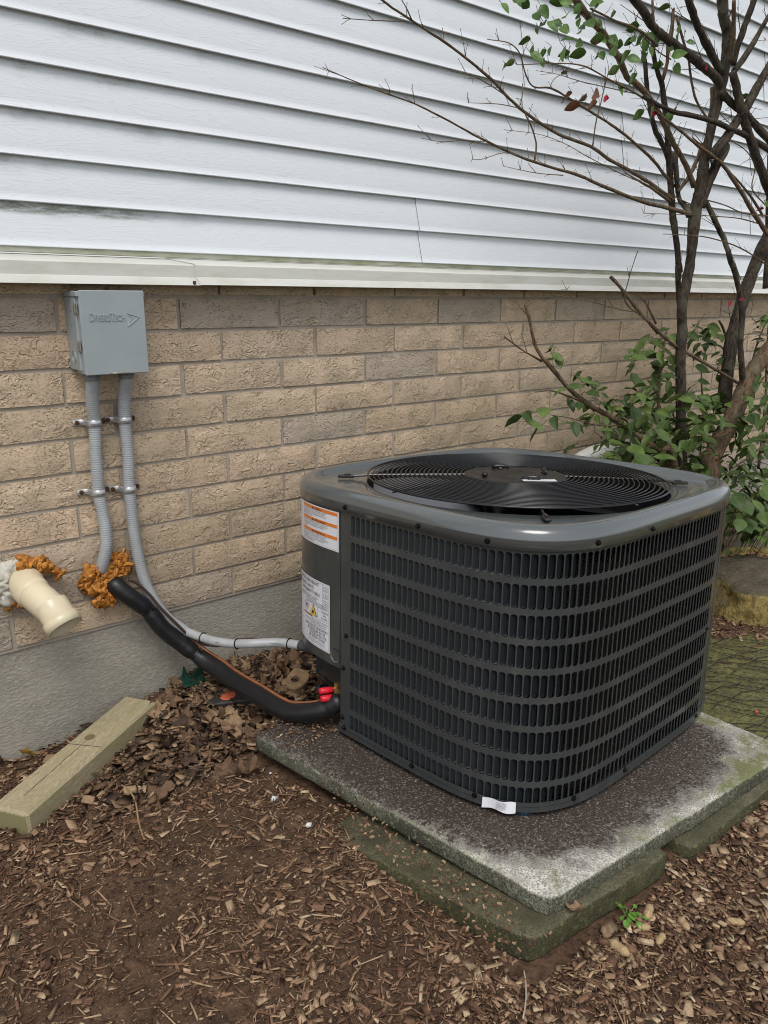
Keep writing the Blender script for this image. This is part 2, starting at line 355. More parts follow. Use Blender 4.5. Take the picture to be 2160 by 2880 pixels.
m.color(m.mix(m.ramp(fr, [(0., 0.), (.6, 1.), (1., 0.)]), (.17, .15, .07), (.33, .29, .15))); m.bump(fr, .2, .001)
m = Mat('yellow_sandstone', .7, 0, .35); M_STONE = m.m
g = m.wpos(); n = m.noise(g, 16., 8, .72); gn = m.n('SeparateXYZ', {0: m.n('NewGeometry').outputs['Normal']}).outputs['Z']
st = m.noise(m.wpos((6, 6, .8)), 6., 5)
side = m.mix(m.ramp(st, [(.35, 0.), (.68, 1.)]), (.17, .125, .035), (.44, .33, .11))
topc = m.mix(m.ramp(n, [(.35, 0.), (.7, 1.)]), (.075, .062, .035), (.17, .14, .09))
m.color(m.mix(m.ramp(m.noise(g, 55., 5, .7), [(.38, .6), (.52, 0.)]), m.mix(m.ramp(gn, [(.4, 0.), (.75, 1.)]), side, topc), (.05, .04, .018))); m.bump(n, 1., .016); m.bump(m.noise(m.wpos((5, 5, 1)), 30., 5), .7, .008)
m = Mat('mossy_paving', .55, 0, .4); M_MOSS = m.m
g = m.wpos(); n = m.noise(g, 11., 7, .68); n2 = m.noise(g, 90., 4, .6)
c = m.mix(m.ramp(n, [(.35, 0.), (.65, 1.)]), (.085, .08, .028), (.17, .165, .055)); m.color(m.mix(m.ramp(n2, [(.4, .6), (.55, 0.)]), c, (.02, .018, .01))); m.bump(n2, .6, .005)
M_NET = plain('dark_netting', (.015, .014, .010), .8)
M_GREENP = plain('dark_green_plastic', (.01, .05, .035), .4, 0, .5)
M_BLOCK = plain('dark_plastic_block', (.032, .027, .024), .6, 0, .4, .3, 60, .4)
M_DISC = plain('orange_disc', (.55, .13, .06), .6, 0, .4, .25, 300)
M_PEANUT = plain('peanut_shell', (.40, .28, .15), .8, 0, .3, .25, 300, .8)
M_WHITEB = plain('white_crumb', (.6, .6, .57), .8)
M_DOWN = plain('dull_white_pipe', (.55, .54, .50), .4, 0, .45, .12, 12)
M_EDGE = plain('seam_shadow_grime', (.12, .125, .12), .8)
M_WEB = plain('cobweb', (.35, .33, .30), .8)

# ---------------------------------------------------------------- traced polylines in world metres (x, y, z, radius)
TREE=[['trunk',[[2.334,-0.44,0.05,0.0305],[2.306,-0.42,0.563,0.0265],[2.259,-0.42,0.756,0.0255],[2.232,-0.42,0.887,0.0249],[2.201,-0.42,1.014,0.0242],[2.187,-0.42,1.137,0.0238],[2.168,-0.42,1.226,0.0233],[2.18,-0.42,1.314,0.023],[2.19,-0.42,1.372,0.0228],[2.189,-0.42,1.429,0.0224],[2.186,-0.42,1.55,0.0272],[2.2,-0.42,1.628,0.0251],[2.206,-0.42,1.705,0.0229],[2.217,-0.42,1.792,0.0208],[2.245,-0.42,1.908,0.0211],[2.258,-0.424,1.982,0.0214],[2.26,-0.428,2.054,0.0216],[2.242,-0.432,2.14,0.0218],[2.196,-0.436,2.18,0.0217],[2.173,-0.44,2.222,0.0218],[2.039,-0.463,2.467,0.0174]]],['branch',[[2.268,-0.36,1.194,0.014],[2.231,-0.36,1.285,0.0139],[2.207,-0.36,1.374,0.0138],[2.224,-0.36,1.348,0.0138],[2.188,-0.36,1.44,0.0142],[2.157,-0.36,1.507,0.0145],[2.128,-0.36,1.572,0.0149],[2.076,-0.36,1.727,0.0134],[2.042,-0.363,1.817,0.0124],[1.982,-0.367,1.94,0.0113],[1.946,-0.37,1.973,0.0102],[1.902,-0.373,2.028,0.0091],[1.886,-0.377,2.085,0.0082],[1.867,-0.38,2.136,0.0072]]],['branch',[[2.147,-0.42,1.542,0.0152],[2.147,-0.4,1.576,0.0127],[2.13,-0.38,1.609,0.0101],[2.109,-0.36,1.741,0.0129],[2.092,-0.357,1.718,0.0122],[2.046,-0.354,1.767,0.0114],[1.98,-0.351,1.821,0.0106],[1.942,-0.349,1.887,0.0098],[1.922,-0.346,1.944,0.0092],[1.907,-0.343,2.001,0.0085],[1.89,-0.34,2.042,0.0079]]],['branch',[[2.212,-0.42,1.574,0.0226],[2.227,-0.433,1.651,0.0216],[2.243,-0.447,1.716,0.0205],[2.271,-0.46,1.777,0.0196],[2.19,-0.46,1.743,0.0212],[2.246,-0.47,1.801,0.0203],[2.327,-0.48,1.899,0.0196],[2.38,-0.49,1.979,0.0186],[2.422,-0.5,2.046,0.0176],[2.57,-0.535,2.281,0.0141]]],['trunk',[[2.357,-0.52,0.05,0.056],[2.371,-0.5,0.542,0.0487],[2.395,-0.5,0.654,0.0461],[2.484,-0.5,0.758,0.0444],[2.56,-0.5,0.872,0.0425],[2.616,-0.5,0.961,0.0403],[2.755,-0.5,1.061,0.0389],[2.982,-0.5,1.225,0.0311]]],['trunk',[[2.612,-0.4,0.788,0.0345],[2.609,-0.4,1.061,0.0332],[2.633,-0.4,1.173,0.0322],[2.678,-0.4,1.303,0.0315],[2.741,-0.4,1.42,0.0309],[2.805,-0.4,1.513,0.0303],[2.964,-0.4,1.744,0.0242]]],['branch',[[2.542,-0.5,0.939,0.0148],[2.502,-0.495,1.07,0.0143],[2.49,-0.49,1.196,0.0138],[2.429,-0.485,1.318,0.0133],[2.352,-0.48,1.41,0.0127],[2.339,-0.46,1.466,0.0127],[2.291,-0.447,1.521,0.0121],[2.243,-0.433,1.581,0.0115],[2.239,-0.42,1.604,0.0111]]],['branch',[[2.158,-0.42,1.641,0.0115],[2.084,-0.42,1.709,0.0113],[2.036,-0.42,1.74,0.0112],[2.001,-0.42,1.762,0.0111],[1.954,-0.42,1.798,0.0116],[1.901,-0.418,1.841,0.0118],[1.84,-0.415,1.881,0.012],[1.775,-0.412,1.91,0.0121],[1.715,-0.41,1.924,0.0122],[1.668,-0.408,1.971,0.0124],[1.581,-0.405,2.022,0.0125],[1.517,-0.402,2.048,0.0126],[1.455,-0.4,2.082,0.0127],[1.21,-0.392,2.217,0.0102]]],['branch',[[2.265,-0.42,1.963,0.0195],[2.213,-0.426,1.995,0.0189],[2.101,-0.431,2.016,0.018],[1.985,-0.437,2.034,0.0172],[1.867,-0.443,2.049,0.0163],[1.782,-0.449,2.063,0.0156],[1.706,-0.454,2.095,0.0151],[1.652,-0.46,2.109,0.0145],[1.383,-0.49,2.179,0.0116]]],['branch',[[2.269,-0.42,2.011,0.0171],[2.173,-0.435,2.043,0.0161],[2.073,-0.45,2.081,0.0152],[1.989,-0.465,2.113,0.0144],[1.905,-0.48,2.156,0.0136],[1.659,-0.524,2.282,0.0109]]],['branch',[[2.303,-0.43,2.05,0.0144],[2.298,-0.447,2.117,0.0137],[2.304,-0.463,2.185,0.013],[2.306,-0.48,2.24,0.0123],[2.316,-0.563,2.507,0.0098]]],['branch',[[2.319,-0.43,2.032,0.0144],[2.39,-0.437,2.11,0.0128],[2.431,-0.443,2.168,0.011],[2.49,-0.45,2.25,0.0091],[2.653,-0.469,2.477,0.0073]]],['branch',[[2.218,-0.48,2.006,0.016],[2.259,-0.484,1.951,0.0168],[2.304,-0.488,1.885,0.0176],[2.375,-0.492,1.813,0.0186],[2.45,-0.496,1.739,0.0196],[2.576,-0.5,1.636,0.0209],[2.793,-0.507,1.459,0.0167]]],['branch',[[2.23,-0.44,1.954,0.0154],[2.277,-0.455,1.923,0.0155],[2.36,-0.47,1.895,0.0158],[2.439,-0.485,1.855,0.0161],[2.521,-0.5,1.813,0.0163],[2.767,-0.545,1.687,0.013]]],['branch',[[1.776,-0.44,1.872,0.008],[1.858,-0.449,1.854,0.0087],[1.942,-0.457,1.845,0.0094],[2.028,-0.466,1.846,0.0102],[2.161,-0.474,1.842,0.0112],[2.272,-0.483,1.829,0.0121],[2.388,-0.491,1.815,0.013],[2.529,-0.5,1.786,0.0141],[2.803,-0.517,1.73,0.0113]]],['branch',[[2.018,-0.36,2.09,0.0068],[2,-0.37,2.147,0.0058],[1.983,-0.38,2.174,0.0047]]],['branch',[[1.973,-0.37,1.963,0.0086],[1.988,-0.372,2.014,0.0078],[1.979,-0.375,2.065,0.007],[1.984,-0.378,2.113,0.0062],[1.979,-0.38,2.168,0.0054]]],['branch',[[1.86,-0.38,2.172,0.0052],[1.874,-0.38,2.12,0.0059],[1.889,-0.38,2.066,0.0065]]],['branch',[[2.139,-0.5,2.2,0.0083],[2.177,-0.487,2.154,0.0086],[2.215,-0.473,2.087,0.0089],[2.236,-0.46,2.043,0.0091]]],['branch',[[1.976,-0.4,2.14,0.0054],[2.009,-0.404,2.093,0.0052],[2.055,-0.408,2.033,0.0051],[2.083,-0.412,1.967,0.005],[2.12,-0.416,1.912,0.0049],[2.188,-0.42,1.869,0.0048]]],['branch',[[2.277,-0.38,1.983,0.0107],[2.272,-0.39,1.927,0.0107],[2.243,-0.4,1.879,0.0105]]],['branch',[[2.094,-0.4,1.621,0.008],[2.168,-0.393,1.682,0.0084],[2.22,-0.387,1.748,0.0088],[2.254,-0.38,1.796,0.0092]]],['branch',[[3.044,-0.3,1.297,0.0145],[3.024,-0.3,1.436,0.0144],[2.989,-0.3,1.571,0.0143],[2.919,-0.3,1.842,0.0114]]],['branch',[[2.17,-0.42,1.546,0.0096],[1.995,-0.428,1.556,0.0085],[1.818,-0.437,1.564,0.0075],[1.61,-0.445,1.588,0.0065],[1.46,-0.453,1.608,0.0056],[1.323,-0.462,1.616,0.0049],[1.173,-0.47,1.628,0.0042],[1.014,-0.478,1.653,0.0035],[0.889,-0.487,1.677,0.0029],[0.765,-0.495,1.698,0.0024],[0.659,-0.503,1.706,0.0019],[0.553,-0.512,1.716,0.0014],[0.483,-0.52,1.724,0.001]]],['branch',[[2.102,-0.38,1.59,0.0083],[1.958,-0.391,1.626,0.0078],[1.808,-0.403,1.654,0.0072],[1.654,-0.414,1.678,0.0067],[1.538,-0.425,1.702,0.0062],[1.393,-0.437,1.71,0.0057],[1.281,-0.448,1.727,0.0053],[1.175,-0.459,1.751,0.005],[1.107,-0.471,1.77,0.0047],[1.042,-0.482,1.793,0.0044],[0.95,-0.493,1.818,0.0041],[0.865,-0.505,1.837,0.0038],[0.784,-0.516,1.85,0.0035],[0.724,-0.527,1.858,0.0033],[0.659,-0.539,1.866,0.003],[0.608,-0.55,1.874,0.0028],[0.337,-0.608,1.916,0.0022]]],['branch',[[2.086,-0.38,1.584,0.0078],[1.957,-0.393,1.613,0.0059],[1.837,-0.407,1.631,0.0041],[1.738,-0.42,1.645,0.0025]]],['branch',[[2.125,-0.36,1.643,0.0073],[2.029,-0.372,1.678,0.0067],[1.921,-0.383,1.718,0.006],[1.756,-0.395,1.763,0.0053],[1.634,-0.407,1.785,0.0047],[1.507,-0.418,1.804,0.0042],[1.389,-0.43,1.821,0.0037],[1.314,-0.442,1.825,0.0032],[1.232,-0.453,1.814,0.0027],[1.183,-0.465,1.837,0.0023],[1.145,-0.477,1.874,0.002],[1.089,-0.488,1.887,0.0016],[0.998,-0.5,1.876,0.0012]]],['branch',[[1.532,-0.44,1.7,0.0028],[1.534,-0.443,1.76,0.0025],[1.549,-0.445,1.82,0.0021],[1.563,-0.447,1.881,0.0018],[1.569,-0.45,1.91,0.0014]]],['branch',[[1.224,-0.48,1.622,0.0034],[1.218,-0.487,1.665,0.003],[1.184,-0.493,1.707,0.0025],[1.153,-0.5,1.726,0.0021]]],['branch',[[0.722,-0.53,1.857,0.0022],[0.703,-0.535,1.874,0.0018],[0.683,-0.54,1.887,0.0014],[0.453,-0.597,2.036,0.0011]]],['branch',[[0.714,-0.53,1.853,0.0015],[0.586,-0.565,1.822,0.0012],[0.479,-0.6,1.797,0.001]]],['branch',[[2.197,-0.4,1.582,0.0023],[1.94,-0.414,1.614,0.002],[1.727,-0.429,1.635,0.0017],[1.52,-0.443,1.664,0.0015],[1.421,-0.457,1.678,0.0013],[1.328,-0.471,1.687,0.0011],[1.217,-0.486,1.689,0.001],[1.072,-0.5,1.679,0.0008]]],['branch',[[1.868,-0.42,1.862,0.0047],[1.72,-0.436,1.877,0.0039],[1.584,-0.452,1.883,0.0032],[1.43,-0.468,1.894,0.0025],[1.292,-0.484,1.875,0.0018],[1.111,-0.5,1.838,0.0012]]],['branch',[[1.802,-0.4,1.888,0.0021],[1.637,-0.425,1.874,0.0017],[1.433,-0.45,1.86,0.0014],[1.305,-0.475,1.852,0.0011],[1.186,-0.5,1.837,0.0008]]],['branch',[[1.935,-0.42,2.007,0.0027],[1.848,-0.413,2.025,0.0023],[1.745,-0.407,2.075,0.0019],[1.787,-0.4,2.144,0.0016]]],['branch',[[2.592,-0.5,1.494,0.0124],[2.557,-0.492,1.522,0.0113],[2.471,-0.485,1.576,0.0101],[2.341,-0.478,1.66,0.0089],[2.224,-0.47,1.722,0.0077],[2.084,-0.463,1.76,0.0065],[1.969,-0.455,1.797,0.0055],[1.895,-0.447,1.821,0.0045],[1.825,-0.44,1.845,0.0036]]],['branch',[[2.611,-0.46,1.567,0.0063],[2.503,-0.45,1.638,0.0054],[2.362,-0.44,1.702,0.0044],[2.233,-0.43,1.754,0.0036],[2.115,-0.42,1.794,0.0028]]],['branch',[[2.627,-0.5,1.38,0.0037],[2.388,-0.505,1.436,0.0031],[2.14,-0.51,1.462,0.0025],[1.973,-0.515,1.462,0.002],[1.834,-0.52,1.458,0.0015]]],['branch',[[2.685,-0.45,1.532,0.0032],[2.441,-0.463,1.546,0.0026],[2.203,-0.475,1.54,0.002],[1.988,-0.488,1.53,0.0015],[1.745,-0.5,1.517,0.001]]],['branch',[[2.198,-0.45,1.596,0.0028],[2.303,-0.467,1.584,0.0027],[2.416,-0.483,1.563,0.0026],[2.571,-0.5,1.562,0.0025],[2.849,-0.531,1.56,0.002]]],['branch',[[1.395,-0.5,2.025,0.0032],[1.539,-0.487,2.024,0.0042],[1.667,-0.473,2.03,0.0052],[1.792,-0.46,2.013,0.0062]]],['branch',[[2.827,-0.35,1.756,0.0027],[2.668,-0.35,1.84,0.0024],[2.528,-0.35,1.882,0.0021],[2.396,-0.35,1.92,0.0018]]],['branch',[[2.844,-0.35,1.632,0.0034],[2.713,-0.35,1.684,0.0029],[2.712,-0.35,1.765,0.0026],[2.631,-0.35,1.816,0.0023],[2.498,-0.35,1.84,0.0019]]],['branch',[[1.269,-0.48,1.812,0.0013],[1.281,-0.487,1.836,0.0012],[1.34,-0.493,1.864,0.001],[1.414,-0.5,1.882,0.0009]]],['branch',[[1.136,-0.5,1.798,0.0017],[1.12,-0.515,1.761,0.0018],[1.097,-0.53,1.736,0.002]]],['branch',[[1.162,-0.48,1.626,0.0017],[1.09,-0.487,1.627,0.0013],[1.002,-0.493,1.601,0.001],[0.961,-0.5,1.596,0.0008]]],['branch',[[1.376,-0.46,1.6,0.0018],[1.233,-0.48,1.591,0.0013],[1.078,-0.5,1.591,0.0008]]],['branch',[[1.044,-0.53,1.75,0.002],[0.96,-0.543,1.763,0.0015],[0.89,-0.557,1.767,0.0011],[0.806,-0.57,1.761,0.0008]]],['branch',[[1.097,-0.53,1.729,0.0016],[0.994,-0.55,1.721,0.0012],[0.871,-0.57,1.703,0.0008]]],['branch',[[1.023,-0.49,1.646,0.0016],[0.925,-0.5,1.636,0.0013],[0.842,-0.51,1.622,0.001],[0.766,-0.52,1.62,0.0008]]]]
SHRUB=[[[2.505,-0.5,0.928,0.0073],[2.352,-0.471,0.992,0.0074],[2.248,-0.443,1.039,0.0075],[2.173,-0.414,1.076,0.0076],[2.099,-0.386,1.125,0.0078],[2.002,-0.357,1.197,0.0079],[1.93,-0.329,1.271,0.0081],[1.874,-0.3,1.327,0.0083]],[[2.302,-0.44,0.05,0.0201],[2.234,-0.42,0.62,0.0175],[2.12,-0.411,0.685,0.016],[1.991,-0.402,0.749,0.0146],[1.848,-0.393,0.823,0.0131],[1.736,-0.384,0.873,0.0119],[1.67,-0.375,0.907,0.0108],[1.594,-0.365,0.956,0.0098],[1.52,-0.356,1.02,0.0088],[1.459,-0.347,1.071,0.0079],[1.433,-0.338,1.118,0.0071],[1.422,-0.329,1.175,0.0063],[1.399,-0.32,1.239,0.0055]],[[1.491,-0.33,1.047,0.0046],[1.389,-0.33,1.088,0.0033],[1.3,-0.33,1.132,0.0022]],[[1.769,-0.36,0.868,0.008],[1.715,-0.37,0.891,0.0065],[1.597,-0.38,0.924,0.005],[1.478,-0.39,0.955,0.0035],[1.384,-0.4,0.958,0.0022]],[[2.036,-0.4,0.757,0.0046],[1.852,-0.42,0.803,0.0038],[1.666,-0.44,0.829,0.003],[1.501,-0.46,0.87,0.0022],[1.374,-0.48,0.894,0.0016]],[[2.372,-0.36,0.05,0.0108],[2.321,-0.34,0.602,0.0094],[2.236,-0.33,0.812,0.0084],[2.234,-0.32,0.909,0.0077],[2.252,-0.31,1.017,0.007],[2.276,-0.3,1.124,0.0064]],[[2.118,-0.36,1.124,0.004],[2.012,-0.367,1.179,0.0035],[1.892,-0.373,1.226,0.003],[1.857,-0.38,1.26,0.0026],[1.858,-0.387,1.309,0.0023],[1.869,-0.393,1.364,0.0019],[1.88,-0.4,1.412,0.0016]],[[1.96,-0.35,1.205,0.0019],[1.865,-0.352,1.215,0.0017],[1.725,-0.355,1.237,0.0015],[1.587,-0.357,1.253,0.0013],[1.425,-0.36,1.265,0.0011]],[[2.196,-0.3,1.157,0.0055],[2.156,-0.29,1.212,0.0048],[2.12,-0.28,1.254,0.0041]],[[2.752,-0.25,0.532,0.0057],[2.758,-0.233,0.755,0.0049],[2.732,-0.217,0.932,0.004],[2.784,-0.2,1.072,0.0033]],[[2.359,-0.6,0.609,0.0049],[2.476,-0.625,0.664,0.0043],[2.517,-0.65,0.71,0.0036],[2.69,-0.755,0.904,0.0029]],[[3.456,-0.2,0.389,0.0096],[3.436,-0.2,0.693,0.0082],[3.377,-0.2,0.943,0.0068],[3.348,-0.2,1.088,0.0055],[3.293,-0.2,1.363,0.0044]],[[3.018,-0.3,0.968,0.0059],[3.05,-0.3,1.07,0.0051],[3.112,-0.3,1.171,0.0043],[3.258,-0.3,1.41,0.0034]],[[2.767,-0.3,1.078,0.0072],[2.711,-0.3,1.135,0.0063],[2.676,-0.3,1.162,0.0055]],[[2.65,-0.45,0.901,0.0069],[2.48,-0.425,0.969,0.0055],[2.323,-0.4,1.033,0.0042]]]
TREE_LEAVES={'green':[[1.247,-0.41,2.019,0.05],[1.297,-0.396,2.024,0.054],[1.415,-0.401,2.066,0.053],[1.35,-0.458,2.01,0.044],[1.354,-0.385,2.012,0.048],[1.378,-0.388,2.02,0.036],[1.361,-0.422,1.989,0.039],[1.495,-0.416,2.074,0.046],[1.485,-0.459,2.062,0.039],[1.462,-0.438,2.023,0.053],[1.553,-0.399,2.054,0.037],[1.59,-0.396,2.041,0.037],[1.467,-0.411,2.001,0.037],[1.522,-0.46,1.984,0.052],[1.596,-0.443,1.995,0.039],[1.724,-0.381,2.02,0.052],[1.686,-0.437,1.986,0.054],[1.75,-0.417,2.071,0.048],[1.723,-0.444,2.038,0.054],[1.824,-0.405,2.058,0.054],[1.911,-0.389,2.076,0.04],[1.987,-0.431,2.097,0.037],[1.923,-0.448,2.1,0.035],[1.67,-0.436,1.963,0.047],[1.698,-0.46,1.921,0.048],[1.64,-0.433,1.89,0.041],[1.286,-0.395,1.94,0.044],[1.233,-0.435,1.9,0.044],[1.302,-0.404,1.923,0.035],[1.361,-0.382,1.94,0.034],[1.395,-0.4,1.967,0.052],[1.35,-0.459,1.932,0.051],[1.406,-0.431,1.948,0.046],[1.372,-0.459,1.922,0.035],[1.517,-0.446,1.939,0.054],[1.464,-0.444,1.941,0.05],[1.775,-0.386,2.044,0.054],[1.878,-0.432,1.981,0.041],[1.969,-0.418,2.004,0.05],[1.886,-0.451,2.002,0.05],[1.847,-0.396,1.849,0.052],[1.81,-0.457,1.842,0.054],[1.949,-0.453,1.871,0.041],[1.997,-0.411,1.853,0.053],[2.379,-0.433,1.962,0.053],[2.469,-0.416,1.975,0.041],[1.109,-0.435,1.996,0.038],[1.131,-0.454,2.001,0.037],[1.614,-0.405,2.021,0.055],[1.48,-0.447,2.051,0.035],[1.472,-0.381,2.086,0.045],[1.351,-0.428,2.05,0.039],[1.312,-0.412,1.99,0.051],[1.275,-0.424,2.027,0.043],[1.566,-0.456,1.969,0.053],[2.736,-0.399,1.634,0.04],[2.752,-0.366,1.277,0.036],[2.78,-0.371,1.274,0.044],[1.898,-0.432,2.044,0.029],[1.77,-0.388,2.044,0.036],[1.948,-0.46,2.054,0.033],[1.668,-0.45,2.014,0.032],[1.882,-0.434,2.147,0.039],[1.95,-0.426,2.088,0.031],[1.728,-0.434,1.95,0.025],[1.723,-0.425,1.946,0.036],[1.327,-0.39,2.001,0.035],[1.265,-0.373,1.988,0.027],[1.319,-0.389,2.074,0.026],[1.58,-0.398,2.032,0.027],[1.369,-0.43,1.998,0.032],[1.519,-0.451,1.951,0.034],[1.901,-0.44,2.042,0.029],[1.812,-0.406,2.008,0.033],[1.375,-0.413,2.056,0.032],[1.866,-0.454,2.017,0.03],[1.745,-0.407,2.014,0.034],[1.742,-0.408,2.048,0.024],[1.214,-0.385,2.043,0.033],[1.839,-0.396,2.015,0.031],[1.539,-0.431,1.997,0.03],[1.521,-0.37,2.036,0.032],[1.406,-0.407,1.952,0.041],[1.437,-0.431,2.026,0.031],[1.749,-0.45,2.043,0.032],[1.447,-0.427,2.034,0.027],[1.794,-0.43,2.018,0.032],[1.296,-0.377,1.958,0.04],[1.3,-0.394,1.99,0.029],[1.722,-0.453,2.029,0.036],[1.881,-0.429,1.983,0.036],[1.409,-0.451,1.956,0.038],[1.17,-0.408,1.866,0.035],[1.623,-0.447,1.93,0.04],[1.37,-0.362,1.927,0.036],[1.17,-0.437,1.871,0.028],[1.49,-0.399,2.061,0.029],[1.406,-0.465,2.046,0.037],[1.788,-0.407,2.007,0.023],[1.41,-0.423,1.881,0.023],[1.509,-0.389,2.131,0.036],[1.563,-0.463,2.06,0.026],[1.565,-0.389,2.053,0.023],[1.317,-0.435,1.933,0.033]],'brown':[[1.373,-0.475,1.816,0.052],[1.386,-0.496,1.785,0.047],[1.409,-0.494,1.799,0.053],[1.455,-0.488,1.826,0.047],[1.511,-0.46,1.815,0.053]],'red':[[1.593,-0.441,1.841,0.025],[1.545,-0.471,1.833,0.027],[1.475,-0.471,1.958,0.023],[2.061,-0.476,2.002,0.021],[2.423,-0.477,2.144,0.03],[1.857,-0.442,1.838,0.026],[2.592,-0.47,1.594,0.029],[2.453,-0.495,1.251,0.028],[2.459,-0.453,1.246,0.033],[2.497,-0.478,1.254,0.032]]}
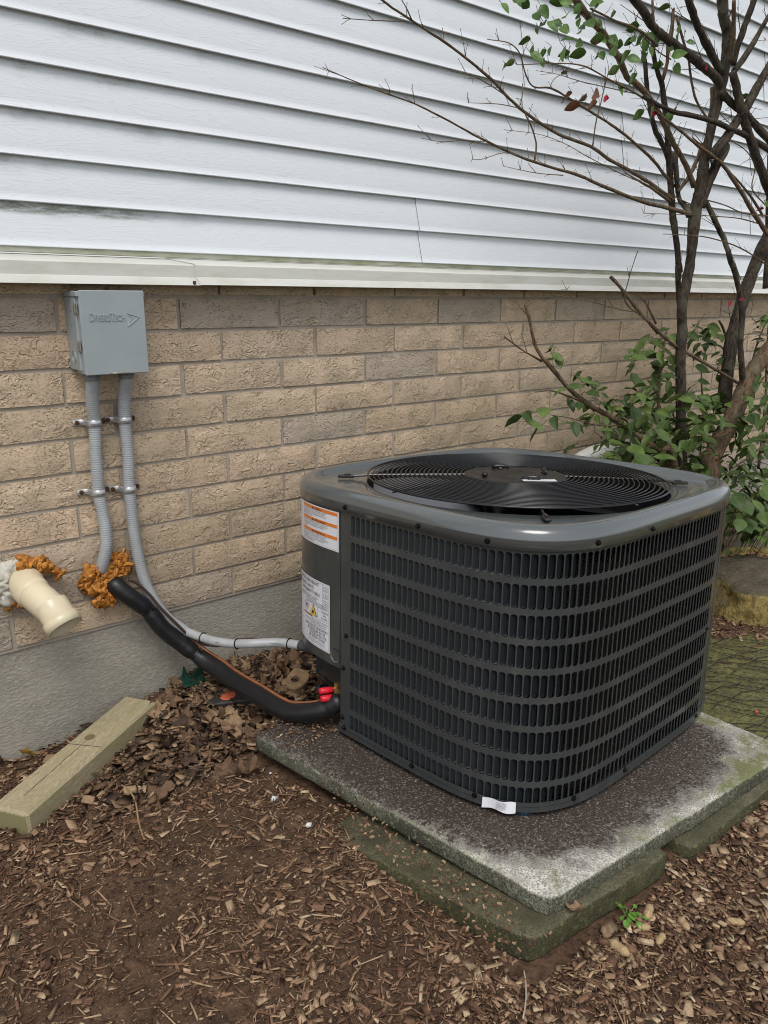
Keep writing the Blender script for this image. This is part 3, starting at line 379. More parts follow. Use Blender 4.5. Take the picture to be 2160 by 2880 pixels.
SHRUB_LEAVES=[[1.729,-0.429,0.753,0.061],[2.067,-0.552,0.652,0.059],[2.054,-0.498,0.73,0.08],[1.871,-0.578,0.915,0.058],[2.739,-0.259,0.786,0.076],[2.408,-0.464,0.772,0.054],[2.456,-0.441,0.744,0.062],[1.762,-0.41,0.8,0.062],[2.19,-0.338,0.645,0.053],[2.347,-0.526,0.772,0.072],[1.882,-0.499,0.694,0.08],[2.258,-0.468,0.657,0.073],[2.02,-0.379,0.854,0.081],[2.04,-0.272,0.768,0.071],[1.838,-0.495,0.839,0.08],[2.511,-0.438,0.81,0.056],[1.848,-0.561,0.805,0.076],[2.075,-0.588,0.743,0.079],[1.863,-0.489,0.724,0.052],[2.622,-0.325,0.856,0.06],[2.313,-0.252,0.837,0.051],[2.424,-0.37,0.71,0.07],[2.171,-0.473,0.893,0.052],[2.172,-0.527,0.902,0.051],[2.086,-0.505,0.71,0.065],[1.875,-0.541,0.755,0.051],[2.326,-0.349,0.572,0.058],[2.164,-0.375,0.696,0.066],[2.538,-0.376,0.751,0.078],[2.689,-0.356,0.838,0.07],[2.31,-0.446,0.713,0.061],[2.053,-0.417,0.684,0.054],[2.638,-0.25,0.533,0.068],[1.906,-0.327,0.791,0.058],[1.999,-0.412,0.917,0.065],[2.62,-0.261,0.578,0.071],[1.751,-0.513,0.828,0.073],[2.54,-0.331,0.772,0.05],[1.922,-0.327,0.715,0.051],[1.785,-0.403,0.701,0.06],[1.814,-0.588,0.887,0.067],[2.28,-0.51,0.797,0.08],[2.005,-0.383,0.903,0.055],[2.676,-0.388,0.812,0.07],[1.75,-0.448,0.727,0.064],[1.787,-0.52,0.841,0.069],[2.225,-0.434,0.894,0.066],[2.295,-0.527,0.704,0.05],[2.65,-0.353,0.824,0.061],[2.224,-0.312,0.866,0.06],[2.299,-0.325,0.641,0.062],[2.56,-0.368,0.596,0.079],[1.789,-0.517,0.939,0.062],[2.608,-0.278,0.8,0.075],[2.342,-0.435,0.765,0.067],[2.402,-0.315,0.686,0.051],[2.297,-0.42,0.717,0.066],[2.127,-0.443,0.708,0.075],[2.245,-0.405,0.594,0.052],[2.218,-0.5,0.884,0.051],[2.627,-0.298,0.663,0.08],[2.06,-0.32,0.824,0.08],[2.198,-0.431,0.747,0.053],[2.692,-0.261,0.731,0.071],[2.011,-0.415,0.695,0.057],[2.156,-0.487,0.846,0.077],[2.327,-0.565,0.868,0.059],[2.163,-0.573,0.686,0.08],[1.85,-0.401,0.745,0.07],[2.186,-0.458,0.758,0.057],[1.94,-0.514,0.774,0.063],[1.74,-0.548,0.856,0.059],[2.117,-0.448,0.757,0.06],[1.663,-0.484,0.736,0.052],[2.567,-0.418,0.876,0.052],[1.748,-0.466,0.83,0.079],[2.733,-0.321,0.653,0.077],[2.028,-0.399,0.687,0.064],[1.772,-0.536,0.737,0.079],[2.37,-0.296,0.702,0.078],[1.819,-0.532,0.715,0.06],[2.106,-0.34,0.825,0.066],[2.011,-0.569,0.715,0.054],[1.705,-0.549,0.763,0.081],[1.957,-0.537,0.831,0.077],[2.421,-0.442,0.848,0.054],[1.555,-0.551,0.75,0.076],[1.576,-0.596,0.759,0.067],[2.142,-0.592,0.808,0.055],[2.611,-0.299,0.711,0.08],[2.325,-0.395,0.707,0.057],[2.212,-0.316,0.666,0.076],[1.782,-0.595,0.702,0.076],[2.07,-0.308,0.881,0.052],[1.795,-0.533,0.859,0.054],[2.412,-0.335,0.627,0.052],[2.069,-0.373,0.903,0.074],[2.054,-0.44,0.851,0.065],[1.683,-0.483,0.777,0.057],[2.38,-0.501,0.74,0.053],[2.212,-0.283,0.824,0.068],[2.333,-0.262,0.583,0.054],[2.06,-0.367,0.871,0.052],[1.72,-0.517,0.758,0.06],[2.518,-0.358,0.834,0.078],[2.354,-0.446,0.735,0.053],[2.198,-0.396,0.849,0.069],[2.175,-0.304,0.802,0.069],[2.02,-0.581,0.758,0.057],[2.059,-0.469,0.674,0.063],[1.745,-0.599,0.976,0.068],[2.393,-0.481,0.806,0.076],[1.842,-0.556,0.939,0.058],[1.908,-0.354,0.684,0.069],[2.507,-0.402,0.698,0.079],[1.911,-0.44,0.93,0.072],[2.314,-0.373,0.683,0.051],[2.023,-0.414,0.816,0.064],[2.294,-0.356,0.736,0.073],[2.044,-0.585,0.774,0.073],[1.934,-0.411,0.785,0.077],[1.774,-0.493,0.852,0.065],[1.833,-0.487,0.683,0.071],[2.176,-0.37,0.809,0.08],[1.904,-0.44,0.761,0.055],[1.978,-0.462,0.79,0.056],[2.515,-0.424,0.868,0.08],[2.038,-0.424,0.762,0.08],[1.666,-0.512,0.817,0.06],[2.147,-0.451,0.888,0.077],[2.234,-0.352,0.761,0.053],[2.192,-0.561,0.72,0.053],[2.642,-0.335,0.803,0.056],[2.18,-0.54,0.771,0.061],[1.818,-0.482,0.884,0.082],[1.742,-0.576,0.973,0.051],[1.969,-0.265,0.681,0.063],[1.986,-0.452,0.943,0.08],[2.256,-0.361,0.696,0.06],[1.821,-0.514,0.928,0.07],[1.818,-0.368,0.744,0.062],[1.81,-0.586,0.723,0.078],[2.044,-0.533,0.91,0.078],[2.011,-0.376,0.65,0.06],[2.253,-0.378,0.642,0.058],[1.773,-0.44,0.769,0.063],[2.46,-0.267,0.739,0.075],[1.885,-0.513,0.902,0.071],[2.281,-0.438,0.854,0.072],[2.283,-0.496,0.777,0.078],[2.256,-0.291,0.98,0.064],[2.325,-0.232,1.026,0.072],[2.236,-0.279,1.003,0.051],[2.059,-0.341,1.034,0.059],[2.173,-0.361,1.086,0.074],[1.938,-0.368,1.049,0.074],[2.255,-0.236,1.078,0.065],[2.204,-0.295,0.93,0.058],[2.109,-0.397,0.974,0.064],[2.238,-0.303,1.02,0.062],[1.982,-0.4,1.108,0.074],[2.148,-0.366,1.115,0.063],[2.113,-0.38,1.063,0.06],[2.461,-0.216,0.977,0.055],[2.358,-0.284,1.055,0.056],[2.078,-0.29,1.022,0.07],[2.427,-0.222,0.958,0.063],[2.067,-0.362,1.112,0.054],[2.333,-0.306,0.927,0.057],[2.125,-0.26,0.967,0.065],[2.217,-0.279,1,0.073],[2.345,-0.27,1.097,0.061],[2.275,-0.261,0.909,0.055],[2.114,-0.366,0.948,0.06],[2.071,-0.322,0.951,0.069],[1.967,-0.362,1.071,0.053],[2.462,-0.208,1.105,0.057],[2.245,-0.262,1.1,0.071],[2.196,-0.237,1.046,0.071],[2.438,-0.235,1.001,0.068],[2.281,-0.284,1.099,0.068],[2.399,-0.236,1.133,0.074],[2.15,-0.258,0.998,0.061],[2.198,-0.364,1.005,0.064],[2.361,-0.251,0.908,0.068],[2.321,-0.22,0.938,0.068],[2.277,-0.326,1.033,0.075],[2.385,-0.223,1.052,0.057],[2.177,-0.334,0.942,0.074],[2.176,-0.288,1.057,0.074],[1.918,-0.378,1.052,0.063],[2.146,-0.383,1.043,0.066],[2.074,-0.33,1.114,0.069],[2.133,-0.244,0.999,0.073],[2.461,-0.226,0.947,0.067],[2.704,-0.178,1.003,0.055],[2.666,-0.238,1.027,0.064],[3.028,-0.177,0.979,0.071],[2.638,-0.293,1.135,0.06],[2.553,-0.282,0.975,0.075],[2.636,-0.356,1.055,0.058],[2.603,-0.372,1.017,0.074],[2.835,-0.243,0.862,0.072],[2.784,-0.175,1.008,0.063],[2.67,-0.263,1.127,0.072],[2.734,-0.212,1.093,0.073],[2.464,-0.306,1.141,0.051],[2.976,-0.164,1.012,0.053],[2.426,-0.31,1.12,0.064],[2.543,-0.369,0.961,0.073],[2.578,-0.281,1.072,0.056],[2.734,-0.22,1.062,0.063],[2.826,-0.289,0.981,0.062],[2.589,-0.296,1.146,0.075],[2.829,-0.168,1.064,0.058],[2.665,-0.288,1.122,0.061],[2.709,-0.196,1.108,0.064],[2.819,-0.154,1.092,0.05],[2.609,-0.335,1.067,0.054],[2.669,-0.353,1.007,0.059],[2.528,-0.287,1.102,0.067],[2.627,-0.374,0.966,0.053],[2.611,-0.303,1.128,0.059],[2.546,-0.271,1.147,0.055],[2.565,-0.295,1.066,0.05],[2.61,-0.355,0.938,0.067],[2.644,-0.234,0.883,0.069],[3.023,-0.168,0.957,0.059],[2.743,-0.201,1.026,0.058],[2.827,-0.158,1.074,0.071],[2.665,-0.327,1.019,0.051],[2.99,-0.163,0.902,0.055],[2.711,-0.269,1.125,0.067],[2.598,-0.209,1.11,0.073],[2.658,-0.239,1.082,0.05],[2.785,-0.299,0.997,0.057],[2.652,-0.246,0.902,0.061],[2.632,-0.334,0.985,0.073],[2.572,-0.326,1.133,0.06],[2.866,-0.186,1.081,0.053],[2.802,-0.241,1.1,0.065],[2.695,-0.329,0.98,0.061],[2.647,-0.243,1.079,0.065],[2.976,-0.413,0.592,0.066],[3.18,-0.303,0.357,0.05],[2.98,-0.352,0.465,0.065],[2.925,-0.39,0.606,0.065],[2.657,-0.587,0.51,0.064],[2.516,-0.555,0.572,0.066],[2.83,-0.517,0.535,0.07],[3.164,-0.338,0.713,0.075],[3.155,-0.304,0.924,0.06],[2.891,-0.38,0.863,0.056],[2.865,-0.413,0.51,0.054],[2.983,-0.35,0.472,0.073],[2.899,-0.419,0.52,0.057],[2.85,-0.482,0.753,0.071],[2.795,-0.429,0.709,0.056],[2.361,-0.646,0.701,0.067],[2.425,-0.611,0.948,0.051],[2.817,-0.496,0.511,0.055],[3.168,-0.304,0.69,0.063],[2.564,-0.572,0.832,0.054],[3.065,-0.337,0.444,0.058],[2.446,-0.647,0.724,0.075],[2.501,-0.569,0.497,0.067],[2.577,-0.568,0.514,0.06],[2.498,-0.567,0.596,0.057],[2.875,-0.382,0.438,0.075],[2.527,-0.615,0.561,0.058],[2.452,-0.573,0.528,0.058],[2.455,-0.61,0.823,0.071],[2.396,-0.619,0.825,0.052],[3.072,-0.313,0.745,0.072],[3.104,-0.303,0.503,0.052],[2.878,-0.446,0.923,0.066],[2.467,-0.583,0.815,0.067],[2.483,-0.579,0.745,0.068],[2.731,-0.486,0.452,0.064],[2.737,-0.559,0.497,0.056],[2.494,-0.557,0.881,0.065],[3.262,-0.304,0.609,0.061],[2.429,-0.631,0.785,0.054],[2.668,-0.527,0.92,0.067],[2.584,-0.572,0.783,0.074],[2.961,-0.449,0.602,0.072],[2.619,-0.524,0.641,0.065],[2.847,-0.47,0.851,0.066],[2.646,-0.468,0.831,0.069],[2.966,-0.353,0.5,0.06],[2.635,-0.503,0.672,0.071],[2.736,-0.53,0.485,0.051],[2.824,-0.5,0.471,0.063],[2.58,-0.61,0.658,0.075],[2.573,-0.54,0.807,0.056],[2.665,-0.535,0.835,0.056],[3.124,-0.385,0.415,0.058],[2.536,-0.598,0.966,0.058],[2.57,-0.592,0.606,0.055],[2.581,-0.555,0.475,0.066],[2.531,-0.613,0.704,0.069],[2.802,-0.449,0.585,0.067],[3.147,-0.347,0.435,0.064],[3.205,-0.338,0.53,0.053],[2.932,-0.386,0.584,0.067],[3.001,-0.406,0.789,0.055],[3.11,-0.301,0.665,0.06],[2.59,-0.54,0.62,0.051],[2.595,-0.567,0.592,0.07],[2.449,-0.614,0.975,0.06],[2.829,-0.42,0.803,0.056],[3.148,-0.374,0.346,0.066],[2.826,-0.402,0.428,0.062],[2.613,-0.552,0.97,0.066],[2.368,-0.632,0.907,0.053],[2.519,-0.624,0.789,0.069],[3.075,-0.338,0.612,0.063],[2.936,-0.355,0.587,0.05],[2.734,-0.429,0.498,0.053],[2.827,-0.444,0.411,0.061],[2.488,-0.571,0.796,0.07],[3.12,-0.313,0.372,0.053],[3.05,-0.391,0.395,0.067],[1.369,-0.492,0.893,0.065],[1.225,-0.496,0.919,0.061],[1.376,-0.446,0.916,0.074],[1.328,-0.477,0.864,0.069],[1.291,-0.441,0.877,0.065],[1.267,-0.452,0.899,0.066],[1.233,-0.499,0.894,0.067],[1.583,-0.33,1.044,0.052],[1.507,-0.358,1.075,0.049],[1.516,-0.341,1.095,0.048],[1.538,-0.359,1.061,0.058],[1.562,-0.308,1.076,0.048],[1.552,-0.344,1.054,0.048],[1.831,-0.354,0.902,0.047],[1.857,-0.371,0.867,0.056],[1.801,-0.322,0.842,0.053],[1.863,-0.397,0.859,0.044],[1.774,-0.4,0.893,0.053],[1.63,-0.409,0.979,0.058],[1.85,-0.362,0.865,0.046],[1.709,-0.408,0.857,0.047],[1.851,-0.381,0.872,0.055],[1.931,-0.337,0.884,0.044],[1.76,-0.337,0.959,0.058],[1.677,-0.383,0.937,0.06],[1.535,-0.413,0.96,0.058],[1.74,-0.394,0.901,0.052],[1.826,-0.408,0.891,0.046],[1.633,-0.385,0.988,0.057],[1.722,-0.351,0.985,0.042],[1.733,-0.338,0.884,0.054],[1.855,-0.334,0.883,0.052],[1.681,-0.355,1.007,0.05],[1.54,-0.404,0.966,0.058],[1.648,-0.343,0.994,0.047],[1.756,-0.405,0.849,0.058],[1.619,-0.402,0.907,0.058],[1.752,-0.348,0.889,0.06],[1.767,-0.333,0.907,0.043],[1.792,-0.42,0.903,0.046],[2.004,-0.323,0.824,0.052],[1.929,-0.348,0.823,0.049],[1.683,-0.366,0.984,0.056],[1.767,-0.348,0.898,0.046],[1.893,-0.373,0.872,0.056],[1.604,-0.419,0.978,0.06],[1.789,-0.365,0.924,0.044],[1.609,-0.36,0.917,0.056],[1.733,-0.376,0.95,0.044],[1.635,-0.39,0.849,0.059],[1.538,-0.445,0.855,0.059],[1.685,-0.391,0.839,0.047],[1.577,-0.425,0.838,0.05],[1.574,-0.41,0.84,0.058],[1.674,-0.428,0.866,0.047],[1.666,-0.422,0.85,0.049],[3.087,-0.301,0.976,0.053],[3.048,-0.319,1.039,0.056],[2.974,-0.334,1.096,0.046],[2.998,-0.321,1.155,0.048],[2.966,-0.353,1.184,0.059],[2.983,-0.361,1.078,0.058],[2.885,-0.398,1.173,0.054],[2.86,-0.34,1.18,0.052],[2.955,-0.341,1.129,0.051],[2.991,-0.372,1.015,0.058],[2.938,-0.32,1.107,0.05],[2.879,-0.374,1.171,0.057],[3.068,-0.315,1.065,0.059],[3.069,-0.315,1.173,0.048]]
GROUND_PLANT=[[2.498,-0.677,0.469,0.073],[2.458,-0.664,0.498,0.071],[2.401,-0.689,0.384,0.073],[2.379,-0.755,0.399,0.073],[2.41,-0.725,0.384,0.069],[2.456,-0.703,0.437,0.063],[2.493,-0.673,0.508,0.065],[2.328,-0.732,0.574,0.065],[2.129,-0.771,0.486,0.06],[2.095,-0.746,0.574,0.076],[2.546,-0.645,0.5,0.064],[2.267,-0.697,0.547,0.066],[2.368,-0.709,0.416,0.068],[2.438,-0.617,0.398,0.07],[2.401,-0.735,0.472,0.073],[2.453,-0.672,0.524,0.073],[2.365,-0.64,0.462,0.068],[2.291,-0.671,0.478,0.06],[2.225,-0.725,0.445,0.068],[2.333,-0.641,0.445,0.07],[2.14,-0.763,0.55,0.063],[2.717,-0.614,0.258,0.064],[2.484,-0.644,0.334,0.06],[2.183,-0.716,0.453,0.065],[2.431,-0.668,0.479,0.072],[2.65,-0.614,0.335,0.066],[2.398,-0.681,0.484,0.075],[2.419,-0.703,0.532,0.064],[2.374,-0.734,0.464,0.068],[2.288,-0.735,0.502,0.065],[2.312,-0.672,0.508,0.074],[2.608,-0.635,0.294,0.063],[2.544,-0.617,0.46,0.071],[2.392,-0.673,0.418,0.077],[2.613,-0.656,0.336,0.07],[2.28,-0.727,0.469,0.076],[2.549,-0.661,0.371,0.067],[2.216,-0.76,0.541,0.074],[2.272,-0.722,0.452,0.073],[2.41,-0.656,0.466,0.067],[2.443,-0.681,0.369,0.06],[2.494,-0.654,0.42,0.073],[2.449,-0.627,0.449,0.07],[2.651,-0.611,0.468,0.061],[2.362,-0.713,0.414,0.073],[2.638,-0.624,0.318,0.062]]
CONDUIT_A=[[0.0869,-0.06,1.0618],[0.0859,-0.06,1.0512],[0.0882,-0.035,0.9766],[0.0918,-0.026,0.9254],[0.0871,-0.026,0.8413],[0.0857,-0.026,0.7714],[0.0847,-0.026,0.7443],[0.0897,-0.03,0.6873],[0.0913,-0.036,0.6347],[0.087,-0.036,0.5881],[0.0758,-0.02,0.5307],[0.0784,0.01,0.5088]]
CONDUIT_B=[[0.1741,-0.06,1.0615],[0.1726,-0.06,1.0493],[0.1715,-0.035,0.987],[0.1715,-0.026,0.9176],[0.1722,-0.026,0.8307],[0.1684,-0.026,0.7453],[0.1678,-0.026,0.7384],[0.1694,-0.026,0.6729],[0.1724,-0.026,0.598],[0.1798,-0.028,0.5215],[0.1906,-0.035,0.4591],[0.2059,-0.045,0.412],[0.2337,-0.06,0.357],[0.2761,-0.08,0.3111]]
WHIP=[[0.2761,-0.08,0.3111],[0.2971,-0.1287,0.3062],[0.3174,-0.1775,0.3053],[0.349,-0.2262,0.3056],[0.3778,-0.275,0.3157],[0.4418,-0.3238,0.3187],[0.4684,-0.3725,0.3229],[0.4811,-0.4212,0.3303],[0.48,-0.47,0.3432]]
LINESET=[[0.109,0.02,0.4797],[0.1057,-0.03,0.4779],[0.1325,-0.05,0.4471],[0.1795,-0.06,0.3955],[0.2108,-0.075,0.3376],[0.2545,-0.09,0.2861],[0.299,-0.125,0.2365],[0.3223,-0.18,0.2174],[0.336,-0.26,0.205],[0.3515,-0.37,0.2027],[0.3604,-0.45,0.2016],[0.3734,-0.5,0.2044],[0.406,-0.56,0.2246],[0.4334,-0.585,0.2397],[0.4485,-0.6,0.2544],[0.4584,-0.605,0.2583]]
COPPER=[[0.2497,-0.08,0.295],[0.2697,-0.09,0.285],[0.2934,-0.13,0.2572],[0.3144,-0.175,0.2326],[0.3303,-0.23,0.2209],[0.3427,-0.33,0.2164],[0.3569,-0.42,0.2136],[0.3707,-0.47,0.2198],[0.3827,-0.53,0.249],[0.4013,-0.56,0.2621]]
WIRE=[[0.133,-0.06,0.4985],[0.1541,-0.062,0.4837],[0.1835,-0.07,0.4451],[0.2073,-0.08,0.4037],[0.2419,-0.09,0.3543],[0.2877,-0.1,0.2926],[0.316,-0.12,0.2726],[0.3574,-0.15,0.2684],[0.3789,-0.165,0.2792],[0.4069,-0.2,0.2921],[0.4203,-0.26,0.3108],[0.4373,-0.31,0.3159]]
SCREWS=[[-0.4815,0.1268,-0.021,0.0058],[-0.4818,-0.1102,-0.021,0.0058],[-0.4662,-0.2836,-0.021,0.0058],[-0.3114,-0.4319,-0.021,0.0058],[-0.1187,-0.448,-0.021,0.0058],[-0.4817,0.1256,-0.588,0.0042],[-0.4817,-0.1102,-0.588,0.0042],[-0.4668,-0.2816,-0.588,0.0042],[-0.3203,-0.4297,-0.588,0.0042],[-0.1375,-0.4478,-0.588,0.0042],[0.2414,-0.4432,-0.588,0.0042],[-0.4818,0.1251,-0.3432,0],[-0.4814,0.1354,-0.431,0],[-0.4814,0.1371,-0.5648,0],[0.2643,-0.4406,-0.3513,0]]
LABS=0.4836

# ================================================================ ground
def ground_z(x, y):
    x = np.asarray(x, float); y = np.asarray(y, float)
    a = ss(-y/.9); b = ss(x, -.2, .4)
    z = .038+.067*a+.055*b*(1-a)+.04*ss(x, 1.15, 1.4)
    z = z+.045*np.exp(-((x-.42)/.20)**2-((y+.10)/.14)**2)           # leaf heap against the foundation
    z = z+.035*np.exp(-((x-.20)/.10)**2-((y+.80)/.20)**2)
    z = z-.035*np.exp(-((x+.25)/.3)**2-((y+.55)/.3)**2)*0
    far = ss(np.hypot(x-.6, y+.6), 3.2, 5.)
    return z*(1-far)+.02*far
def ground_full(x, y):
    z = ground_z(x, y); near = 1-ss(np.hypot(x-.6, y+.7), 2.2, 3.4)
    return z+near*(.010*(vnoise(x*9, y*9, 3)-.5)+.010*(vnoise(x*27, y*27, 4)-.5)+.005*(vnoise(x*70, y*70, 5)-.5)-.004)
xs = np.concatenate([np.linspace(-160, -3, 14)[:-1], np.linspace(-3, -1.1, 20)[:-1], np.linspace(-1.1, 3.0, 330), np.linspace(3.0, 6, 20)[1:], np.linspace(6, 160, 14)[1:]])
ys = np.concatenate([np.linspace(-160, -4, 14)[:-1], np.linspace(-4, -2.1, 20)[:-1], np.linspace(-2.1, .04, 190), [.3, 1]])
X, Y = np.meshgrid(xs, ys); Z = ground_full(X, Y)
nx, ny = len(xs), len(ys); idx = np.arange(nx*ny).reshape(ny, nx)
F = np.stack([idx[:-1, :-1], idx[:-1, 1:], idx[1:, 1:], idx[1:, :-1]], -1).reshape(-1, 4)
mk('ground', np.stack([X, Y, Z], -1).reshape(-1, 3).tolist(), F.tolist(), M_SOIL, None, True, kind='structure')

# ================================================================ brick wall
BL, BH, J, Z0 = .3204, .08971, .0105, 1.248
wall = empty('brick_wall', (1.5, 0, .353), label='buff textured brick wall between the foundation and the metal ledge', category='wall')
mb = MB(); mb.box((2.2-1.5, .06, .80-.353), (3.9, .053, .455)); mb.mk('mortar', M_MORT, wall)
def brick_mesh(k, w, h):
    r = random.Random(k); mbk = MB(); b = .0022; D = .045
    nx_, nz_ = 7, 3; V = []
    for j in range(nz_+1):
        for i in range(nx_+1):
            u = -w/2+w*i/nx_; v = -h/2+h*j/nz_; e = i in (0, nx_) or j in (0, nz_)
            V.append((u+(r.uniform(-.0011, .0011) if e else 0), (.0028 if e else r.uniform(-.0012, .0008)), v+(r.uniform(-.001, .001) if e else 0)))
    n = (nx_+1)*(nz_+1); Fs = [(j*(nx_+1)+i, j*(nx_+1)+i+1, (j+1)*(nx_+1)+i+1, (j+1)*(nx_+1)+i) for j in range(nz_) for i in range(nx_)]
    cor = [0, nx_, n-1, n-1-nx_]
    V += [(V[c][0], D, V[c][2]) for c in cor]
    bot = list(range(nx_+1)); top = [nz_*(nx_+1)+i for i in range(nx_+1)]
    lf = [j*(nx_+1) for j in range(nz_+1)]; rg = [j*(nx_+1)+nx_ for j in range(nz_+1)]
    Fs += [tuple(bot[::-1]+[n, n+1]), tuple(top+[n+2, n+3]), tuple(lf+[n+3, n]), tuple(rg[::-1]+[n+1, n+2])]
    me = bpy.data.meshes.new('brick'); me.from_pydata(V, [], Fs); me.materials.append(M_BRICK); return me
BM = [brick_mesh(i, BL-J, BH-J) for i in range(8)]; BT = [brick_mesh(20+i, BL-J, .052) for i in range(3)]
nb = 0
for c in range(0, 11):
    zb = Z0-c*BH+J/2
    for k in range(-5, 21):
        x = (k+(.5 if c % 2 == 0 else 0)+.5)*BL+(.035 if c % 2 else 0)
        x += random.uniform(-.002, .002)
        if x > 5.85 or x < -1.15: continue
        if c == 0: me = BT[k % 3]; zc = Z0+J/2+.026
        else: me = BM[(k*5+c*3) % 8]; zc = zb+(BH-J)/2
        share('brick', me, wall, (x-1.5, random.uniform(-.0015, .0012), zc-.353)); nb += 1
print('bricks', nb)

# foundation
mb = MB(); mb.box((2.0, .072, .12), (4.1, .06, .2332)); fnd = mb.mk('foundation_wall', M_FOUND)
tag(fnd, 'grey parged concrete foundation wall under the brickwork', 'wall')

# ================================================================ ledge flashing and siding
def extrude_profile(prof, x0, x1, n=2, mat=None, name='', parent=None, sl=(0., 0.), th=None, smooth=False, ofs=(0, 0, 0)):
    xs_ = np.linspace(x0, x1, n); V = []; L = len(prof)
    y0_, y1_ = prof[0][0], min(p[0] for p in prof)
    for i, x in enumerate(xs_):
        for (y, z) in prof:
            e = 0.
            if i == 0: e = sl[0]*(y0_-y)
            if i == n-1: e = sl[1]*(y0_-y)
            V.append((x+e-ofs[0], y-ofs[1], z-ofs[2]))
    Fs = [(i*L+j, (i+1)*L+j, (i+1)*L+j+1, i*L+j+1) for i in range(n-1) for j in range(L-1)]
    return mk(name, V, Fs, mat, parent, smooth)
LX0, LX1 = -1.3, 5.6
ledge = empty('ledge_flashing', (1.5, -.02, 1.3), label='dull white folded metal ledge flashing running along the top of the bricks', category='flashing')
prof = [(.0, 1.345), (-.060, 1.331), (-.064, 1.327), (-.0635, 1.297), (-.0645, 1.2955), (-.0725, 1.2775), (-.070, 1.2765), (-.055, 1.290), (-.02, 1.292)]
o1 = extrude_profile(prof, LX0, .330, 2, M_LEDGE, 'flashing_length', ledge, (0, 0.9), ofs=(1.5, -.02, 1.3))
o2 = extrude_profile([(y-.002, z+.0015) for y, z in prof], .322, LX1, 2, M_LEDGE, 'flashing_length', ledge, (0.9, 0), ofs=(1.5, -.02, 1.3))
mb = MB(); mb.box((.372-1.5, -.073+.02, 1.2845-1.3), (.0035, .002, .004)); mb.mk('torn_tab', M_RUST, ledge)
sid = empty('vinyl_siding', (1.5, .0, 1.36), label='white wood-grain vinyl lap siding covering the upper wall', category='siding')
mb = MB(); mb.box((.7, .05, 1.1), (3.5, .03, 1.1)); mb.mk('backing_wall', M_SID, sid)
extrude_profile([(.01, 1.372), (-.010, 1.371), (-.0115, 1.369), (-.0115, 1.3485), (-.003, 1.3475), (.004, 1.349)], LX0, LX1, 2, M_START, 'starter_strip', sid, ofs=(1.5, 0, 1.36))
EXP = .0995
def lap_prof(zb):
    P = [(.001, zb+EXP+.006), (.0005, zb+EXP-.002)]
    for t in np.linspace(0, 1, 7)[1:]: P.append((-.013*t-.0018*math.sin(math.pi*t), zb+EXP-.002-(EXP-.006)*t))
    P += [(-.0150, zb+.0022), (-.0148, zb+.0008), (-.0132, zb), (-.0105, zb+.0004), (-.0095, zb+.003), (.0, zb+.004)]
    return P
seams = {0: [1.205], 1: [3.39], 2: [2.285], 3: [1.665], 4: [3.35], 5: [2.5], 6: [1.9], 7: [3.1], 8: [2.2], 9: [3.6]}
for pr in range(10):
    zb = 1.361+2*pr*EXP
    edges = [LX0]+seams[pr]+[LX1]
    for q in range(len(edges)-1):
        a, b = edges[q], edges[q+1]; V = []; Fs = []; L = 0
        dy = -.0030 if q else 0.; EV = []; EF = []
        for lap in (0, 1):
            P = lap_prof(zb+lap*EXP); L = len(P); xs_ = [a, b+(.04 if q < len(edges)-2 else 0)]
            base_ = len(V)
            for xi, xv in enumerate(xs_):
                for (y, z) in P:
                    t = (zb+lap*EXP+EXP-z)/EXP; e = 0
                    if xi == 0 and q: e = .014*lap*-1+.012*min(1, max(0, t))**2+.008
                    V.append((xv+e-1.5, y+dy, z-1.36))
            Fs += [(base_+j, base_+L+j, base_+L+j+1, base_+j+1) for j in range(L-1)]
            if q:      # returned cut edge, coloured dark for the seam's shadow and grime
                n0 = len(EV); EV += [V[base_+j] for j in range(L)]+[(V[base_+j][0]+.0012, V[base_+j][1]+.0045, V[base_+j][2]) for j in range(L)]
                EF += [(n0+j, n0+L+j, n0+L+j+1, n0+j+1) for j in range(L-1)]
        o = mk('siding_panel', V, Fs, M_SID, sid, True)
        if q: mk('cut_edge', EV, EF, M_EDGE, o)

# ================================================================ disconnect box and conduits
bx = empty('disconnect_box', (.137, 0, 1.16), label='grey metal electrical disconnect box with embossed maker name, on the brick wall', category='electrical box')
def bb(name, c, h, bev, mat, parent, off=(.137, 0, 1.16)):
    m_ = MB(); m_.bbox((c[0]-off[0], c[1]-off[1], c[2]-off[2]), h, bev); return m_.mk(name, mat, parent)
bb('back_box', (.137, -.040, 1.158), (.083, .040, .088), .002, M_BOX, bx)
bb('cover_side', (.137, -.070, 1.1615), (.0785, .028, .0985), .0012, M_BOX, bx)
cov = bb('cover', (.139, -.0995, 1.1615), (.0800, .0025, .1010), .0018, M_BOX, bx)
bb('rain_hood', (.137, -.055, 1.2535), (.0845, .045, .0065), .002, M_BOX, bx)
for zc in (1.219, 1.130):
    m_ = MB(); m_.bbox((.0545-.137, -.083, zc-1.16), (.0012, .012, .0125), .0008); m_.bbox((.0530-.137, -.079, zc-1.16), (.0016, .0045, .0110), .0008); m_.mk('hinge_clip', M_CLIP, bx)
for zc, yy in ((1.213, -.045), (1.180, -.045)):
    V, F_ = lathe([(0, .0), (.0030, .0), (.0024, -.0006), (0, -.0012)], 12)
    mk('dimple', [Vector((.0538-.137-z, yy+y, zc-1.16+x)) for x, y, z in V], F_, M_BOXD, bx)
ko = MB()
for rr in (.0165, .0112):
    ko.tube([(.0538-.137, -.040+rr*math.cos(a), 1.102-1.16+rr*math.sin(a)) for a in np.linspace(0, 2*math.pi, 33)], .0009, 6)
ko.mk('knockout', M_BOX, bx, True)
